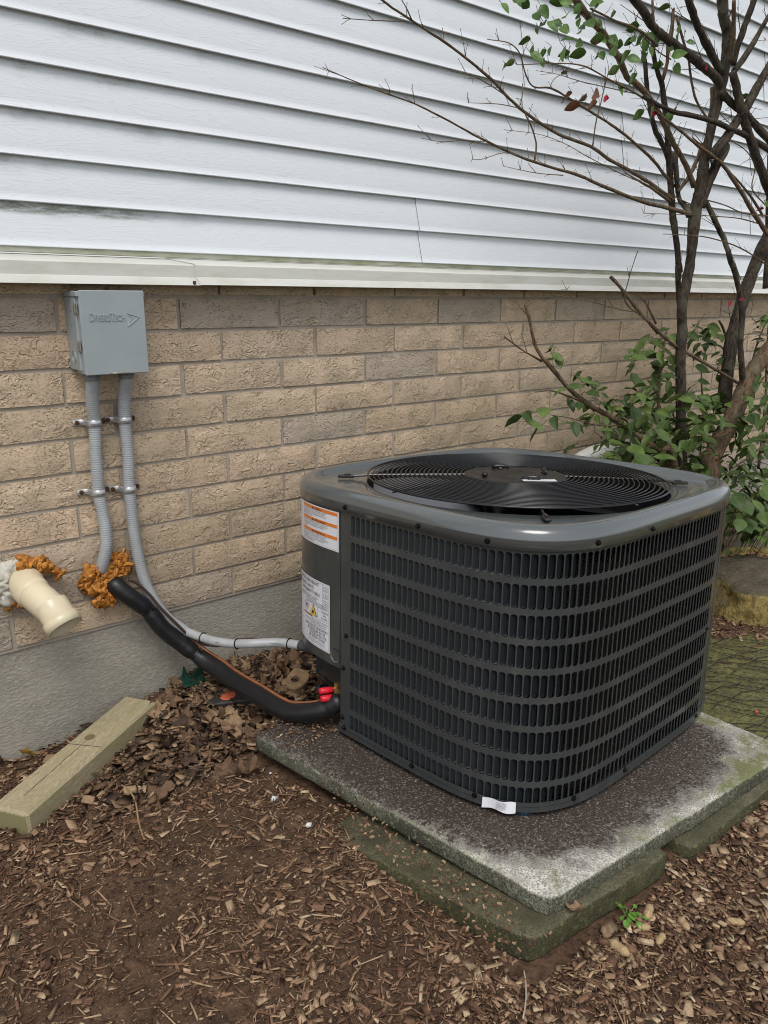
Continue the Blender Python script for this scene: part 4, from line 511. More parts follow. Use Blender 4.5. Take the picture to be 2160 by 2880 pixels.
hp = MB(); hp.tube(spline([(.118-.137, -.1015, 1.0635-1.16), (.124-.137, -.112, 1.064-1.16), (.142-.137, -.1145, 1.0642-1.16), (.158-.137, -.112, 1.064-1.16), (.163-.137, -.1015, 1.0635-1.16)], 6), .0021, 8); hp.mk('hasp_loop', M_CLIP, bx, True)
def text_mesh(body, size, res=2, ext=0., align='LEFT', bold=0.):
    cu = bpy.data.curves.new('lettering', 'FONT'); cu.body = body; cu.size = size; cu.resolution_u = res; cu.extrude = ext; cu.align_x = align; cu.offset = bold
    ob = bpy.data.objects.new('tmp', cu); COL.objects.link(ob); dg = bpy.context.evaluated_depsgraph_get(); dg.update()
    me = bpy.data.meshes.new_from_object(ob.evaluated_get(dg)); bpy.data.objects.remove(ob); bpy.data.curves.remove(cu)
    v = np.empty(len(me.vertices)*3); me.vertices.foreach_get('co', v); v = v.reshape(-1, 3); f = [tuple(p.vertices) for p in me.polygons]; bpy.data.meshes.remove(me)
    return v, f
em = MB()
def emb(body, size, x, sx=.62):
    v, f = text_mesh(body, size, 2, .0016, bold=.0004); wd = v[:, 0].max()*sx
    em.add([(x+a*sx-.137, -.1024-c, 1.1905-1.16+b) for a, b, c in v], [q[::-1] for q in f]); return x+wd
x = emb('D', .0285, .0785, .62); x = emb('IVERSI', .0215, x+.0012, .66); x = emb('T', .0285, x+.0002, .62); x = emb('ECH', .0215, x-.0005, .66)
em.mk('embossed_lettering', M_BOX, bx)
ar = MB()
ar.tube([(.1735-.137, -.1025, 1.2085-1.16), (.203-.137, -.1025, 1.1985-1.16), (.1725-.137, -.1025, 1.1765-1.16)], .0014, 6)
ar.tube([(.1735-.137, -.1025, 1.2085-1.16), (.1835-.137, -.1025, 1.197-1.16), (.1725-.137, -.1025, 1.1765-1.16)], .0012, 6)
ar.mk('embossed_arrow', M_BOX, bx)

def ribbed(pts, r, pitch, amp, n=14):
    P = spline(pts, 10); d = np.r_[0, np.cumsum(np.linalg.norm(np.diff(P, axis=0), axis=1))]; N = max(8, int(d[-1]/pitch*3)); s_ = np.linspace(0, d[-1], N)
    Q = np.stack([np.interp(s_, d, P[:, i]) for i in range(3)], -1); rad = [r+amp*(1 if (i % 3) == 1 else (0 if i % 3 == 0 else .3)) for i in range(N)]
    return Q, rad
for k, (cp, nm, lab) in enumerate(((CONDUIT_A, 'flexible_conduit', 'grey ribbed conduit dropping from the box into orange foam, left of two'), (CONDUIT_B, 'flexible_conduit', 'longer grey ribbed conduit passing behind the black insulated pipe'))):
    t_ = empty(nm, tuple(cp[0]), label=lab, category='conduit', group='grey conduits below the disconnect box')
    off = np.array(cp[0]); Q, rad = ribbed(np.array(cp)-off, .0150, .0060, .0016)
    V, F_ = tube(Q.tolist(), rad, 16); mk('ribbed_tube', V, F_, M_COND, t_, True)
    x0, y0_ = cp[1][0]-off[0], cp[1][1]-off[1]
    V, F_ = lathe([(0, 0), (.0235, 0), (.0235, -.006), (.0205, -.007), (.0205, -.018), (.0165, -.020), (.0, -.020)], 8)
    mk('connector', [(a+x0, b+y0_, c+(1.0635-off[2])) for a, b, c in V], F_, M_BOXD, t_)
straps = [(CONDUIT_A, .932, 'upper strap on the left grey conduit'), (CONDUIT_B, .9325, 'upper strap on the right grey conduit'), (CONDUIT_A, .747, 'lower strap on the left grey conduit'), (CONDUIT_B, .743, 'lower strap on the right grey conduit')]
for cp, zc, lab in straps:
    P = np.array(cp); i = np.argsort(-P[:, 2]); xc = float(np.interp(-zc, -P[i, 2], P[i, 0]))
    st = empty('conduit_strap', (xc, 0, zc), label='galvanised '+lab+' with rusty screws', category='strap', group='conduit straps on the brick wall')
    r = .0182; arc = [(r*math.cos(a), -.026-r*math.sin(a)) for a in np.linspace(math.pi, 0, 13)]
    pr = [(-.047, -.003), (-.024, -.003), (-.0185, -.012)]+arc+[(.0185, -.012), (.0225, -.003), (.037, -.003)]
    V = []
    for dz, dr in ((-.0085, 0.), (-.0045, 0.), (-.002, -.0016), (.002, -.0016), (.0045, 0.), (.0085, 0.)):
        V += [(a, b+dr, dz+(.0 if 1 else 0)) for a, b in pr]
    L = len(pr); Fs = [(i*L+j, i*L+j+1, (i+1)*L+j+1, (i+1)*L+j) for i in range(5) for j in range(L-1)]
    o = mk('band', V, Fs, M_STRAP, st, True); md = o.modifiers.new('t', 'SOLIDIFY'); md.thickness = .0014
    for sx in (-.037, .031):
        V, F_ = lathe([(0, -.0055), (.0055, -.004), (.0062, -.001), (.0062, .003)], 10)
        mk('screw', [(a+sx, c-.003, b) for a, b, c in V], F_, M_RUST, st)

# ================================================================ vent elbow, caulk, foam
vt = empty('vent_elbow', (-.125, 0, .535), label='cream plastic vent elbow pointing down from the brick wall', category='pipe')
O_ = np.array((-.125, 0, .535))
vp = spline(np.array([(-.108, .03, .542), (-.122, -.05, .537), (-.118, -.098, .528), (-.104, -.138, .512), (-.091, -.166, .494), (-.084, -.184, .475)])-O_, 8)
V, F_ = tube(vp.tolist(), .0390, 36, False); mk('bend', V, F_, M_PVC, vt, True)
V, F_ = tube(vp[2:17].tolist(), [.0425]*13+[.0420, .0392], 36, False); mk('collar', V, F_, M_PVC, vt, True)
a_, b_ = Vector(vp[-1]), (Vector(vp[-1])-Vector(vp[-3])).normalized()
cup = [a_-b_*.016, a_-b_*.013, a_+b_*.010, a_+b_*.010, a_-b_*.02, a_-b_*.021]
V, F_ = tube([a_-b_*.013, a_-b_*.010, a_+b_*.016], [.0393, .0445, .0445], 36, False); n0 = len(V)
fr_ = V[2*36:3*36]; cen = a_+b_*.016
inner1 = [cen+(p-cen)*(.0405/.0445) for p in fr_]; inner2 = [p-b_*.07 for p in inner1]
V = V+inner1+inner2
F_ = F_+[(72+k, 72+(k+1) % 36, 108+(k+1) % 36, 108+k) for k in range(36)]+[(108+k, 108+(k+1) % 36, 144+(k+1) % 36, 144+k) for k in range(36)]
mk('rim', V, F_, M_PVC, vt, True)
def lump(name, pts, mat, seed, sub=2, amp=.35, flat=1., sq=0., **p):
    import bmesh
    from mathutils import noise as mn
    bm = bmesh.new(); r = random.Random(seed)
    for (x_, y_, z_, s_) in pts:
        b2 = bmesh.ops.create_icosphere(bm, subdivisions=sub, radius=s_); E_ = Euler((r.uniform(0, 6), r.uniform(0, 6), r.uniform(0, 6))).to_matrix()
        S_ = Vector((1+sq*.5*r.random(), 1+sq*.3*r.random(), 1-sq*r.uniform(.45, .8)))
        for v in b2['verts']:
            c = v.co.copy(); o_ = Vector((x_, y_, z_))
            f = 1+amp*(1.1*mn.noise(c/s_*1.6+Vector((x_*90, seed, z_*70)))+.6*mn.noise(c/s_*4+Vector((seed, x_*50, z_*90))))
            q = E_ @ Vector((c.x*S_.x*f, c.y*S_.y*f, c.z*S_.z*f)); v.co = Vector((q.x, q.y*flat, q.z))+o_
    me = bpy.data.meshes.new(name); bm.to_mesh(me); bm.free(); me.materials.append(mat)
    me.polygons.foreach_set('use_smooth', [True]*len(me.polygons)); o = bpy.data.objects.new(name, me); link(o)
    for k, v in p.items(): o[k] = v
    return o
lump('caulk_blob', [(-.168+.006*math.sin(i*2.1), -.012-.006*(i % 2), .500+.0085*i, .020+.004*math.sin(i*1.7)) for i in range(9)]+[(-.160+.011*i, -.014, .578+.004*math.sin(i), .019) for i in range(7)], M_CAULK, 3, 3, .5, .75, label='lumpy white caulk smeared around the cream vent elbow', category='caulk')
r = random.Random(8)
pts = [(-.125+.0040*i+r.uniform(-.006, .006), -.016-r.uniform(0, .022), .598-.0021*i*(i/20)+r.uniform(-.011, .009), r.uniform(.007, .014)) for i in range(25)]
lump('foam_bead', pts, M_FOAM, 4, 3, .75, .75, .8, label='orange expanding foam bead over the top of the cream vent elbow', category='foam', group='orange expanding foam')
pts = [(-.160+.006*i+r.uniform(-.005, .005), -.02-r.uniform(0, .01), .484-.0008*i+r.uniform(-.005, .005), r.uniform(.007, .011)) for i in range(11)]
lump('foam_bead', pts, M_FOAM, 5, 3, .9, .8, .5, label='small dark orange foam bead under the cream vent elbow', category='foam', group='orange expanding foam')
r = random.Random(21)
pts = []
for _ in range(95):
    u = r.uniform(-1, 1); v = r.uniform(-1, 1)
    if u*u+v*v > 1.1: continue
    pts.append((.068+.040*u, -.012-r.uniform(0, .020), .493-.052*v*(.9+.2*u)-.012*u, r.uniform(.007, .015)))
for _ in range(60):
    u = r.uniform(-1, 1); v = r.uniform(-1, 1)
    if u*u+v*v > 1.1: continue
    pts.append((.121+.029*u, -.010-r.uniform(0, .016), .534+.029*v, r.uniform(.007, .014)))
pts += [(.055+.012*i, -.03, .438-.006*(i % 2), .011) for i in range(4)]
lump('foam_bead', pts, M_FOAM, 6, 3, .8, .6, .95, label='large orange expanding foam patch where the conduit and black pipe enter the bricks', category='foam', group='orange expanding foam')

# ================================================================ line set, cables
ls = empty('insulated_pipe', tuple(LINESET[1]), label='thick black foam-insulated refrigerant pipe curving from the wall to the unit', category='pipe')
o0 = np.array(LINESET[1]); P = spline(np.array(LINESET)-o0, 8); N = len(P)
rad = [.0245+.0005*math.sin(i*.37)+.0003*math.sin(i*.9) for i in range(N)]
for i in range(N):
    for c, wd in ((24, 1.0), (46, 1.0)):
        rad[i] -= .0050*math.exp(-((i-c)/wd)**2)
    if i > N-8: rad[i] -= .001*(i-(N-8))
V, F_ = tube(P.tolist(), rad, 22); mk('foam_sleeve', V, F_, M_FOAMB, ls, True)
for c in (24, 46):
    t_ = Vector(P[c+1])-Vector(P[c-1]); t_.normalize(); a = t_.orthogonal().normalized(); b = t_.cross(a)
    V, F_ = tube([Vector(P[c])+(a*math.cos(q)+b*math.sin(q))*.0205 for q in np.linspace(0, 2*math.pi, 25)], .0020, 6, False); tm = MB(); tm.add(V, F_)
    tm.box(Vector(P[c])+Vector((.008, -.019, .010)), (.004, .004, .003)); tm.mk('cable_tie', M_BLACK, ls)
cpp = [(p[0]+.016, p[1]+.004, p[2]+.0215) for p in LINESET[5:14]]
V, F_ = tube((spline(cpp, 6)).tolist(), .0045, 8); tag(mk('copper_pipe', V, F_, M_COPPER, None, True), 'thin orange-brown copper pipe lying on top of the black insulated pipe', 'pipe')
V, F_ = tube((spline(WIRE, 6)).tolist(), .0042, 8); tag(mk('control_cable', V, F_, M_WIRE, None, True), 'brown thermostat cable running beside the black pipe to the pale whip', 'cable')
wp = empty('conduit_whip', tuple(WHIP[0]), label='pale grey flexible conduit lying over the leaves to the unit', category='conduit')
o0 = np.array(WHIP[0]); P = spline(np.array(WHIP)-o0, 8)
V, F_ = tube(P[:-8].tolist(), .0128, 16); mk('sleeve', V, F_, M_CONDW, wp, True)
V, F_ = tube(P[-14:].tolist(), [.0148]*7+[.0165]*(14-7), 16); mk('end_fitting', V, F_, M_DGREY, wp, True)
for c in (10, 27, 45):
    t_ = (Vector(P[c+1])-Vector(P[c-1])).normalized(); a = t_.orthogonal().normalized(); b = t_.cross(a)
    V, F_ = tube([Vector(P[c])+(a*math.cos(q)+b*math.sin(q))*.0142 for q in np.linspace(0, 2*math.pi, 21)], .0018, 6, False); mk('cable_tie', V, F_, M_BLACK, wp)
pm_ = MB()
for j, (c, body) in enumerate(((14, 'LIQUID TIGHT'), (30, '1/2 CONDUIT'), (38, 'NON METALLIC'))):
    v, f = text_mesh(body, .0062, 1); t_ = (Vector(P[min(c+5, len(P)-2)])-Vector(P[c])).normalized()
    s_ = Vector((-.35, -.90, .2)); s_ = (s_-t_*s_.dot(t_)).normalized(); u_ = s_.cross(t_)*1
    if u_.z < 0: u_ = -u_
    pm_.add([Vector(P[c])+t_*a+u_*(b-.002)+s_*.0131 for a, b, z in v], f)
pm_.mk('printed_lettering', M_INK, wp)

# ================================================================ concrete pads
def slab(name, quad, th, bev, mat, nseg=14, amp=.0025, **p):
    # quad: 4 top corners (x,y,z) counter-clockwise; rounded worn edges, slightly uneven
    Q = [Vector(q) for q in quad]; cx = sum(Q, Vector())/4; V = []; Fs = []
    ring = []
    for i in range(4):
        a, b = Q[i], Q[(i+1) % 4]
        for k in range(nseg): ring.append(a.lerp(b, k/nseg))
    def shape(inset, dz, rc):
        out = []
        for p in ring:
            d = p-cx; q = p.copy()
            # pull in by inset, round the corners
            md = min((p-c).length for c in Q); corner = max(0, 1-md/.03)*rc
            q = q-Vector((d.x, d.y, 0)).normalized()*(inset+corner)
            n_ = float(vnoise(np.array([p.x*23]), np.array([p.y*23]), 9)[0])-.5; n2_ = float(vnoise(np.array([p.x*90]), np.array([p.y*90]), 2)[0])-.5
            q += Vector((d.x, d.y, 0)).normalized()*(n_*amp*.9+n2_*amp*1.6)
            q.z += dz+n2_*amp*.5; out.append(q)
        return out
    layers = [shape(bev*.2, -th, .008), shape(0, -th+bev*.5, .008), shape(0, -bev*1.2, .008), shape(bev*.35, -bev*.3, .009), shape(bev*1.2, 0, .010), shape(.03+bev, .001, .012)]
    n = len(ring)
    for L in layers: V += L
    for i in range(len(layers)-1): Fs += [(i*n+k, i*n+(k+1) % n, (i+1)*n+(k+1) % n, (i+1)*n+k) for k in range(n)]
    V.append(cx); c = len(V)-1; b0 = (len(layers)-1)*n
    Fs += [(b0+k, b0+(k+1) % n, c) for k in range(n)]; Fs.append(tuple(range(n))[::-1])
    return tag(mk(name, V, Fs, mat, None, True), **p)
slab('concrete_pad', [(.264, -.487, .177), (.398, -1.338, .202), (1.305, -1.372, .167), (1.312, -.40, .150)], .040, .0065, M_PAD, 40, label='pale square concrete pad with a dark drip stain, under the cooling unit', category='slab', group='stacked concrete slabs')
slab('concrete_slab', [(.242, -.84, .118), (.333, -1.350, .161), (.735, -1.378, .159), (.75, -.80, .130)], .052, .0055, M_PAD2, 30, .003, label='mossy green concrete slab jutting out under the front corner of the pad', category='slab', group='stacked concrete slabs')
slab('concrete_slab', [(.815, -.80, .130), (.800, -1.386, .138), (1.55, -1.392, .128), (1.55, -.80, .12)], .05, .005, M_PAD2, 26, .003, label='second mossy concrete slab under the right edge of the pad', category='slab', group='stacked concrete slabs')

# ================================================================ condenser unit (built in its own frame, then tilted with the pad)
ac = empty('air_conditioner', (.9535, -.7099, .781), label='dark grey outdoor air conditioner with round fan grille, standing on the concrete pad', category='air conditioner')
RM = Matrix(((0.995012, -0.091579, 0.039544),(0.090159, 0.995265, 0.036327),(-0.042684, -0.032580, 0.998557))); ac.rotation_euler = RM.to_euler()
AA, AB, AN = .4822, .4484, 4.367
ZS, ZB = -.0295, -.5963
th = np.linspace(0, 2*math.pi, 20001); ct, st_ = np.cos(th), np.sin(th)
rr_ = (np.abs(ct/AA)**AN+np.abs(st_/AB)**AN)**(-1/AN); ox, oy = rr_*ct, rr_*st_
cum = np.r_[0, np.cumsum(np.hypot(np.diff(ox), np.diff(oy)))]; PER = cum[-1]
i0 = np.argmin(np.abs(oy-.148)+(ox > 0)*9); S0 = cum[i0]
def OUT(s, off=0.):
    """outline point at arc length s from the front seam (towards the near corner), pushed outwards by off"""
    q = np.mod(np.asarray(s, float)+S0, PER); x = np.interp(q, cum, ox); y = np.interp(q, cum, oy)
    e = 1e-3; x1 = np.interp(np.mod(q+e, PER), cum, ox); y1 = np.interp(np.mod(q+e, PER), cum, oy); x0 = np.interp(np.mod(q-e, PER), cum, ox); y0 = np.interp(np.mod(q-e, PER), cum, oy)
    tx, ty = x1-x0, y1-y0; l = np.hypot(tx, ty); return x+ty/l*off, y-tx/l*off
def ANG(s):
    a = OUT(s-.001); b = OUT(s+.001); return math.atan2(b[1]-a[1], b[0]-a[0])
def SURF(s, z, off=0.): x, y = OUT(s, off); return (float(x), float(y), float(z))
def strip(name, ss_, zz, mat, off=0., parent=ac, smooth=True, close=False):
    V = [SURF(s, z, o) for (z, o) in zz for s in ss_]; n = len(ss_)
    Fs = [(i*n+j, i*n+(j+1) % n, (i+1)*n+(j+1) % n, (i+1)*n+j) for i in range(len(zz)-1) for j in range(n if close else n-1)]
    return mk(name, V, Fs, mat, parent, smooth)
full = np.linspace(0, PER, 241)[:-1]
# lid
lidp = [(-.0315, .0035), (-.0315, .0055), (-.0150, .0055), (-.0120, .0075), (-.0095, .0078), (-.0060, .0062), (.0020, .0045), (.0095, -.0005), (.0145, -.0080), (.0165, -.0160), (.0165, -.0260), (.0145, -.0310), (.0075, -.0370), (.0020, -.0420), (.0000, -.0460)]
V = [SURF(s, z, o) for (z, o) in lidp for s in full]; n = len(full); Fs = [(i*n+j, i*n+(j+1) % n, (i+1)*n+(j+1) % n, (i+1)*n+j) for i in range(len(lidp)-1) for j in range(n)]
last = V[-n:]
def circ(p, R, z): a = math.atan2(p[1], p[0]); return (R*math.cos(a), R*math.sin(a), z)
for k, t in enumerate((.33, .66, 1.)):
    V += [tuple(np.array(p)*(1-t)+np.array(circ(p, .3955, .0015))*t) for p in last]
for R, z in ((.3925, .000), (.391, -.006)): V += [circ(p, R, z) for p in last]
L = len(V)//n
Fs = [(i*n+j, i*n+(j+1) % n, (i+1)*n+(j+1) % n, (i+1)*n+j) for i in range(L-1) for j in range(n)]
mk('lid', V, Fs, M_LID, ac, True)
V, F_ = lathe([(.391, -.006), (.392, -.05), (.394, -.12)], 72); mk('orifice_ring', V, F_, M_VOID, ac, True)
# grille
for i, R in enumerate(np.linspace(.142, .3895, 21)):
    z = .0165+.006*(1-(R/.39)**2); V, F_ = tube([(R*math.cos(a), R*math.sin(a), z) for a in np.linspace(0, 2*math.pi, 97)], .0017 if i < 20 else .0026, 6, False)
    mk('grille_ring', V, F_, M_BLACK, ac, True)
for k in range(4):
    a = math.pi/4+k*math.pi/2; c, s = math.cos(a), math.sin(a); Rt = (.43, .452, .449, .44)[k]
    mb = MB(); mb.tube([(c*.13, s*.13, .0185), (c*.30, s*.30, .0148), (c*.39, s*.39, .0120), (c*.405, s*.405, .0105), (c*Rt, s*Rt, .0080)], [.0032, .0032, .0034, .0034, .0034], 8)
    M4 = Matrix.Translation((c*(Rt-.004), s*(Rt-.004), .0075)) @ Matrix.Rotation(a, 4, 'Z'); mb.bbox((0, 0, 0), (.022, .0075, .0035), .0025, M4); mb.bbox((-.004, 0, .0045), (.009, .0035, .0025), .001, M4)
    mb.mk('grille_arm', M_BLACK, ac)
    a2 = a+math.pi/4*1.0-.17; V, F_ = tube([(math.cos(a2)*r_, math.sin(a2)*r_, .0125+.004*(1-(r_/.39)**2)) for r_ in (.135, .26, .395)], .0024, 6); mk('grille_brace', V, F_, M_BLACK, ac, True)
V, F_ = lathe([(0, .0215), (.060, .0215), (.0635, .0228), (.066, .0215), (.118, .0205), (.122, .0225), (.127, .0225), (.137, .0190), (.140, .012), (.139, -.02)], 64)
hub = mk('motor_cap', V, F_, M_HUB, ac, True)
for k in range(4):
    a = math.pi/4+.32+k*math.pi/2; p = Vector((math.cos(a)*.088, math.sin(a)*.088, .0225)); q = Matrix.Rotation(a+1.2, 4, 'Z')
    mb = MB(); M4 = Matrix.Translation(p) @ q
    V, F_ = lathe([(0, .006), (.0075, .005), (.0085, 0)], 8); mb.add([M4 @ Vector(v) for v in V], F_)
    mb.tube([M4 @ Vector(v) for v in ((-.022, 0, .001), (-.018, 0, .006), (0, 0, .0075), (.014, 0, .006), (.024, 0, .004))], [.004, .0045, .005, .0068, .005], 8)
    mb.mk('bolt', M_BLACK, hub, True)
M4 = Matrix.Translation((-.030, -.098, .0232)) @ Matrix.Rotation(-.72, 4, 'Z')
mb = MB(); mb.box((0, 0, 0), (.043, .0125, .0004), M4); lab = mb.mk('motor_label', M_STICK, hub)
v, f = text_mesh('825067', .011, 1); mb = MB(); mb.add([M4 @ Vector((a-.002, b-.001, .0007)) for a, b, c in v], f); v, f = text_mesh('ENGINEERED', .004, 1); mb.add([M4 @ Vector((a-.036, b-.003, .0007)) for a, b, c in v], f); mb.mk('label_print', M_INK, hub)
for k in range(3):
    a0 = 2.62+k*2*math.pi/3; V = []; Fs = []; nr, na = 8, 10
    for i in range(nr+1):
        r_ = .10+.275*i/nr; wd = .42+.22*math.sin(i/nr*math.pi*.8)
        for j in range(na+1):
            t = j/na-.5; a = a0+t*wd*2+.25*(i/nr)**2; V.append((r_*math.cos(a), r_*math.sin(a), -.055-t*.085-.006*math.cos(t*6)))
    Fs = [(i*(na+1)+j, i*(na+1)+j+1, (i+1)*(na+1)+j+1, (i+1)*(na+1)+j) for i in range(nr) for j in range(na)]
    o = mk('fan_blade', V, Fs, M_FAN if k == 0 else M_VOID, ac, True); md = o.modifiers.new('t', 'SOLIDIFY'); md.thickness = .0012  # first blade coloured pale as if sky-lit, the others near-black as in shade
V, F_ = lathe([(0, -.2), (.075, -.2), (.08, -.19), (.08, -.03)], 24); mk('motor', V, F_, M_BLACK, ac, True)
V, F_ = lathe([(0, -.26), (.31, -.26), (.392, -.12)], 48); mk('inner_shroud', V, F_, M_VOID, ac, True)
# louvre panel
PIT, HW, HH, ROWP = .01725, .0148, .0515, .0638
SE = None
for s_ in np.arange(.8, 1.6, .002):
    x, y = OUT(s_)
    if x > .283: SE = s_; break
SA = .036; NS = int((SE-SA)/PIT); ROWZ = [-.0389-ROWP*i for i in range(9)]
V = []; Fs = []; blades = []
def cell_loop(hw, hh, rc, k=3):
    P = []
    for (sx, sy, a0) in ((1, 1, 0), (-1, 1, 90), (-1, -1, 180), (1, -1, 270)):
        for q in range(k):
            a = R_(a0+90*q/(k-1)); P.append((sx*(hw-rc)+rc*math.cos(a), sy*(hh-rc)+rc*math.sin(a)))
    return P
inn = cell_loop(HW/2, HH/2, .0052); hw, hh = PIT/2, ROWP/2
outl = [(hw, HH/2-.0052), (hw, hh), (HW/2-.0052, hh), (-HW/2+.0052, hh), (-hw, hh), (-hw, HH/2-.0052), (-hw, -HH/2+.0052), (-hw, -hh), (-HW/2+.0052, -hh), (HW/2-.0052, -hh), (hw, -hh), (hw, -HH/2+.0052)]
for i in range(NS):
    sc_ = SA+PIT*(i+.5)
    for r_ in range(9):
        zc = ROWZ[r_]-HH/2; b0 = len(V)
        for (u, v) in outl: V.append(SURF(sc_+u, zc+v))
        for (u, v) in inn: V.append(SURF(sc_+u, zc+v))
        for (u, v) in inn: V.append(SURF(sc_+u*.97, zc+v*.985, -.0016))
        for k in range(12):
            k2 = (k+1) % 12; Fs.append((b0+k2, b0+k, b0+12+k, b0+12+k2)); Fs.append((b0+12+k2, b0+12+k, b0+24+k, b0+24+k2))
        blades.append((i, r_, sc_, zc))
lp = mk('louvre_panel', V, Fs, M_UNIT, ac)
mb = MB()
zt, zbm = ROWZ[0]-HH/2+hh, ROWZ[8]-HH/2-hh
def curved(mb, s0, s1, z0, z1, off=0., n=None, thick=0.):
    n = n or max(2, int(abs(s1-s0)/.02)+1); S_ = np.linspace(s0, s1, n)
    V = [SURF(s, z, off) for z in (z1, z0) for s in S_]; mb.add(V, [(n+j, n+j+1, j+1, j) for j in range(n-1)])
    if thick:
        for zz in (z0, z1):
            V = [SURF(s, zz, o) for o in (off, off-thick) for s in S_]; mb.add(V, [(j, j+1, n+j+1, n+j) for j in range(n-1)])
        for s_e in (s0, s1): mb.add([SURF(s_e, z0, off), SURF(s_e, z1, off), SURF(s_e, z1, off-thick), SURF(s_e, z0, off-thick)], [(0, 1, 2, 3)])
curved(mb, .0015, SA, ZB+.004, ZS+.006); curved(mb, SA+NS*PIT, SE+.022, ZB+.004, ZS+.006)
if zbm > ZB+.004: curved(mb, SA, SA+NS*PIT, ZB+.004, zbm)
if zt < ZS+.006: curved(mb, SA, SA+NS*PIT, zt, ZS+.006)
curved(mb, .0015, .0016, ZB+.004, ZS+.006, thick=.006)
mb.mk('louvre_border', M_UNIT, ac)
def blade_mesh():
    nu, nv = 5, 9; V = []; w_ = HW*.98
    for j in range(nv):
        t = (2*j/(nv-1)-1); zz = HH/2*math.sin(t*math.pi/2)*.99
        edge = max(0, (abs(zz)-(HH/2-.0054))/.0054); shr = w_*(1-.42*edge**2*1)
        for i in range(nu):
            u = i/(nu-1); x = -HW/2+u*shr; dep = .0012+.0098*math.sin(u*1.35)/math.sin(1.35)*(1-.55*edge**3); V.append((x, dep, zz))
    Fs = [(j*nu+i, j*nu+i+1, (j+1)*nu+i+1, (j+1)*nu+i) for j in range(nv-1) for i in range(nu-1)]
    me = bpy.data.meshes.new('louvre'); me.from_pydata(V, [], Fs); me.materials.append(M_BLADE); me.polygons.foreach_set('use_smooth', [True]*len(me.polygons)); me.update(); return me
bme = blade_mesh(); rest = MB(); cnt = 0
bv = [v.co.copy() for v in bme.vertices]; bf = [tuple(p.vertices) for p in bme.polygons]
for (i, r_, sc_, zc) in blades:
    x, y = OUT(sc_); a = ANG(sc_)
    if i < 33: share('louvre', bme, ac, (x, y, zc), (0, 0, a)); cnt += 1
    else:
        M4 = Matrix.Translation((x, y, zc)) @ Matrix.Rotation(a, 4, 'Z'); rest.add([M4 @ v for v in bv], bf)
o = rest.mk('louvres', M_BLADE, ac, True); o['kind'] = 'stuff'
# coil behind
mb = MB(); cs = np.linspace(.01, SE+.03, 90)
for z in np.arange(-.590, -.030, .0056):
    V = [SURF(s, z+dz, -.024) for dz in (0, .0030) for s in cs]+[SURF(s, z+.0030, -.034) for s in cs]; n = len(cs)
    mb.add(V, [(j, j+1, n+j+1, n+j) for j in range(n-1)]+[(n+j, n+j+1, 2*n+j+1, 2*n+j) for j in range(n-1)])
o = mb.mk('coil_fins', M_COIL, ac); o['kind'] = 'stuff'
strip('coil_backing', np.linspace(-.02, SE+.06, 90), [(-.02, -.036), (-.595, -.036)], M_VOID)
# corner post at the right, back panels, service panel
for nm, a, b, o_ in (('corner_panel', SE+.0235, SE+.17, .0008), ('rear_panel', SE+.171, PER-.40, 0.)):
    mb = MB(); curved(mb, a, b, ZB+.004, ZS+.006, o_, None, .008); mb.mk(nm, M_UNIT, ac, False)
mb = MB(); SB = -.20
curved(mb, -.34, -.0012, -.437, ZS+.004, .0015, 30, .01); sp = mb.mk('service_panel', M_UNIT, ac)
mb = MB(); curved(mb, -.40, -.341, ZB+.004, ZS+.006, 0, 6, .01); mb.mk('rear_corner_panel', M_UNIT, ac)
# recess under the service panel
A0 = SURF(-.002, 0, -.004); A1 = (-.365, .268, 0)
A2 = (-.33, .42, 0)
mb = MB()
for p, q in ((A0, A1), (A1, A2)): mb.add([(p[0], p[1], -.44), (q[0], q[1], -.44), (q[0], q[1], ZB+.004), (p[0], p[1], ZB+.004)], [(0, 1, 2, 3)])
S_ = np.linspace(-.34, -.002, 20); V = [SURF(s, -.438, .001) for s in S_]+[SURF(s, -.438, -.12) for s in S_]; mb.add(V, [(j, j+1, 20+j+1, 20+j) for j in range(19)])
mb.mk('valve_recess', M_UNIT, ac)
da = (Vector((A1[0]-A0[0], A1[1]-A0[1], 0))).normalized(); nr_ = Vector((da.y*-1, da.x, 0)); nr_ = nr_ if nr_.dot(Vector((-1, -.2, 0))) > 0 else -nr_
def onplate(u, z, o_): p = Vector(A0)+da*u+nr_*o_; return (p.x, p.y, z)
mb = MB(); mb.add([onplate(.006, -.452, .001), onplate(.075, -.452, .001), onplate(.075, -.480, .001), onplate(.006, -.480, .001)], [(0, 1, 2, 3)]); mb.mk('nameplate', M_UNIT, ac)
mb = MB(); mb.add([onplate(.016, -.455, .002), onplate(.068, -.452, .002), onplate(.068, -.472, .002), onplate(.016, -.475, .002)], [(0, 1, 2, 3)]); mb.mk('nameplate_print', M_INK, ac)
# pressed dimple with latch screw on the service panel near the seam
V, F_ = lathe([(0, -.006), (.006, -.006), (.0135, -.002), (.0175, .0006), (.019, .0012)], 24)
px_, py_ = OUT(-.018); a = ANG(-.018); M4 = Matrix.Translation((px_, py_, -.408)) @ Matrix.Rotation(a, 4, 'Z') @ Matrix.Rotation(R_(90), 4, 'X')
mk('latch_cup', [M4 @ Vector((v[0], v[1], v[2]+.0024)) for v in V], F_, M_LID, ac, True)
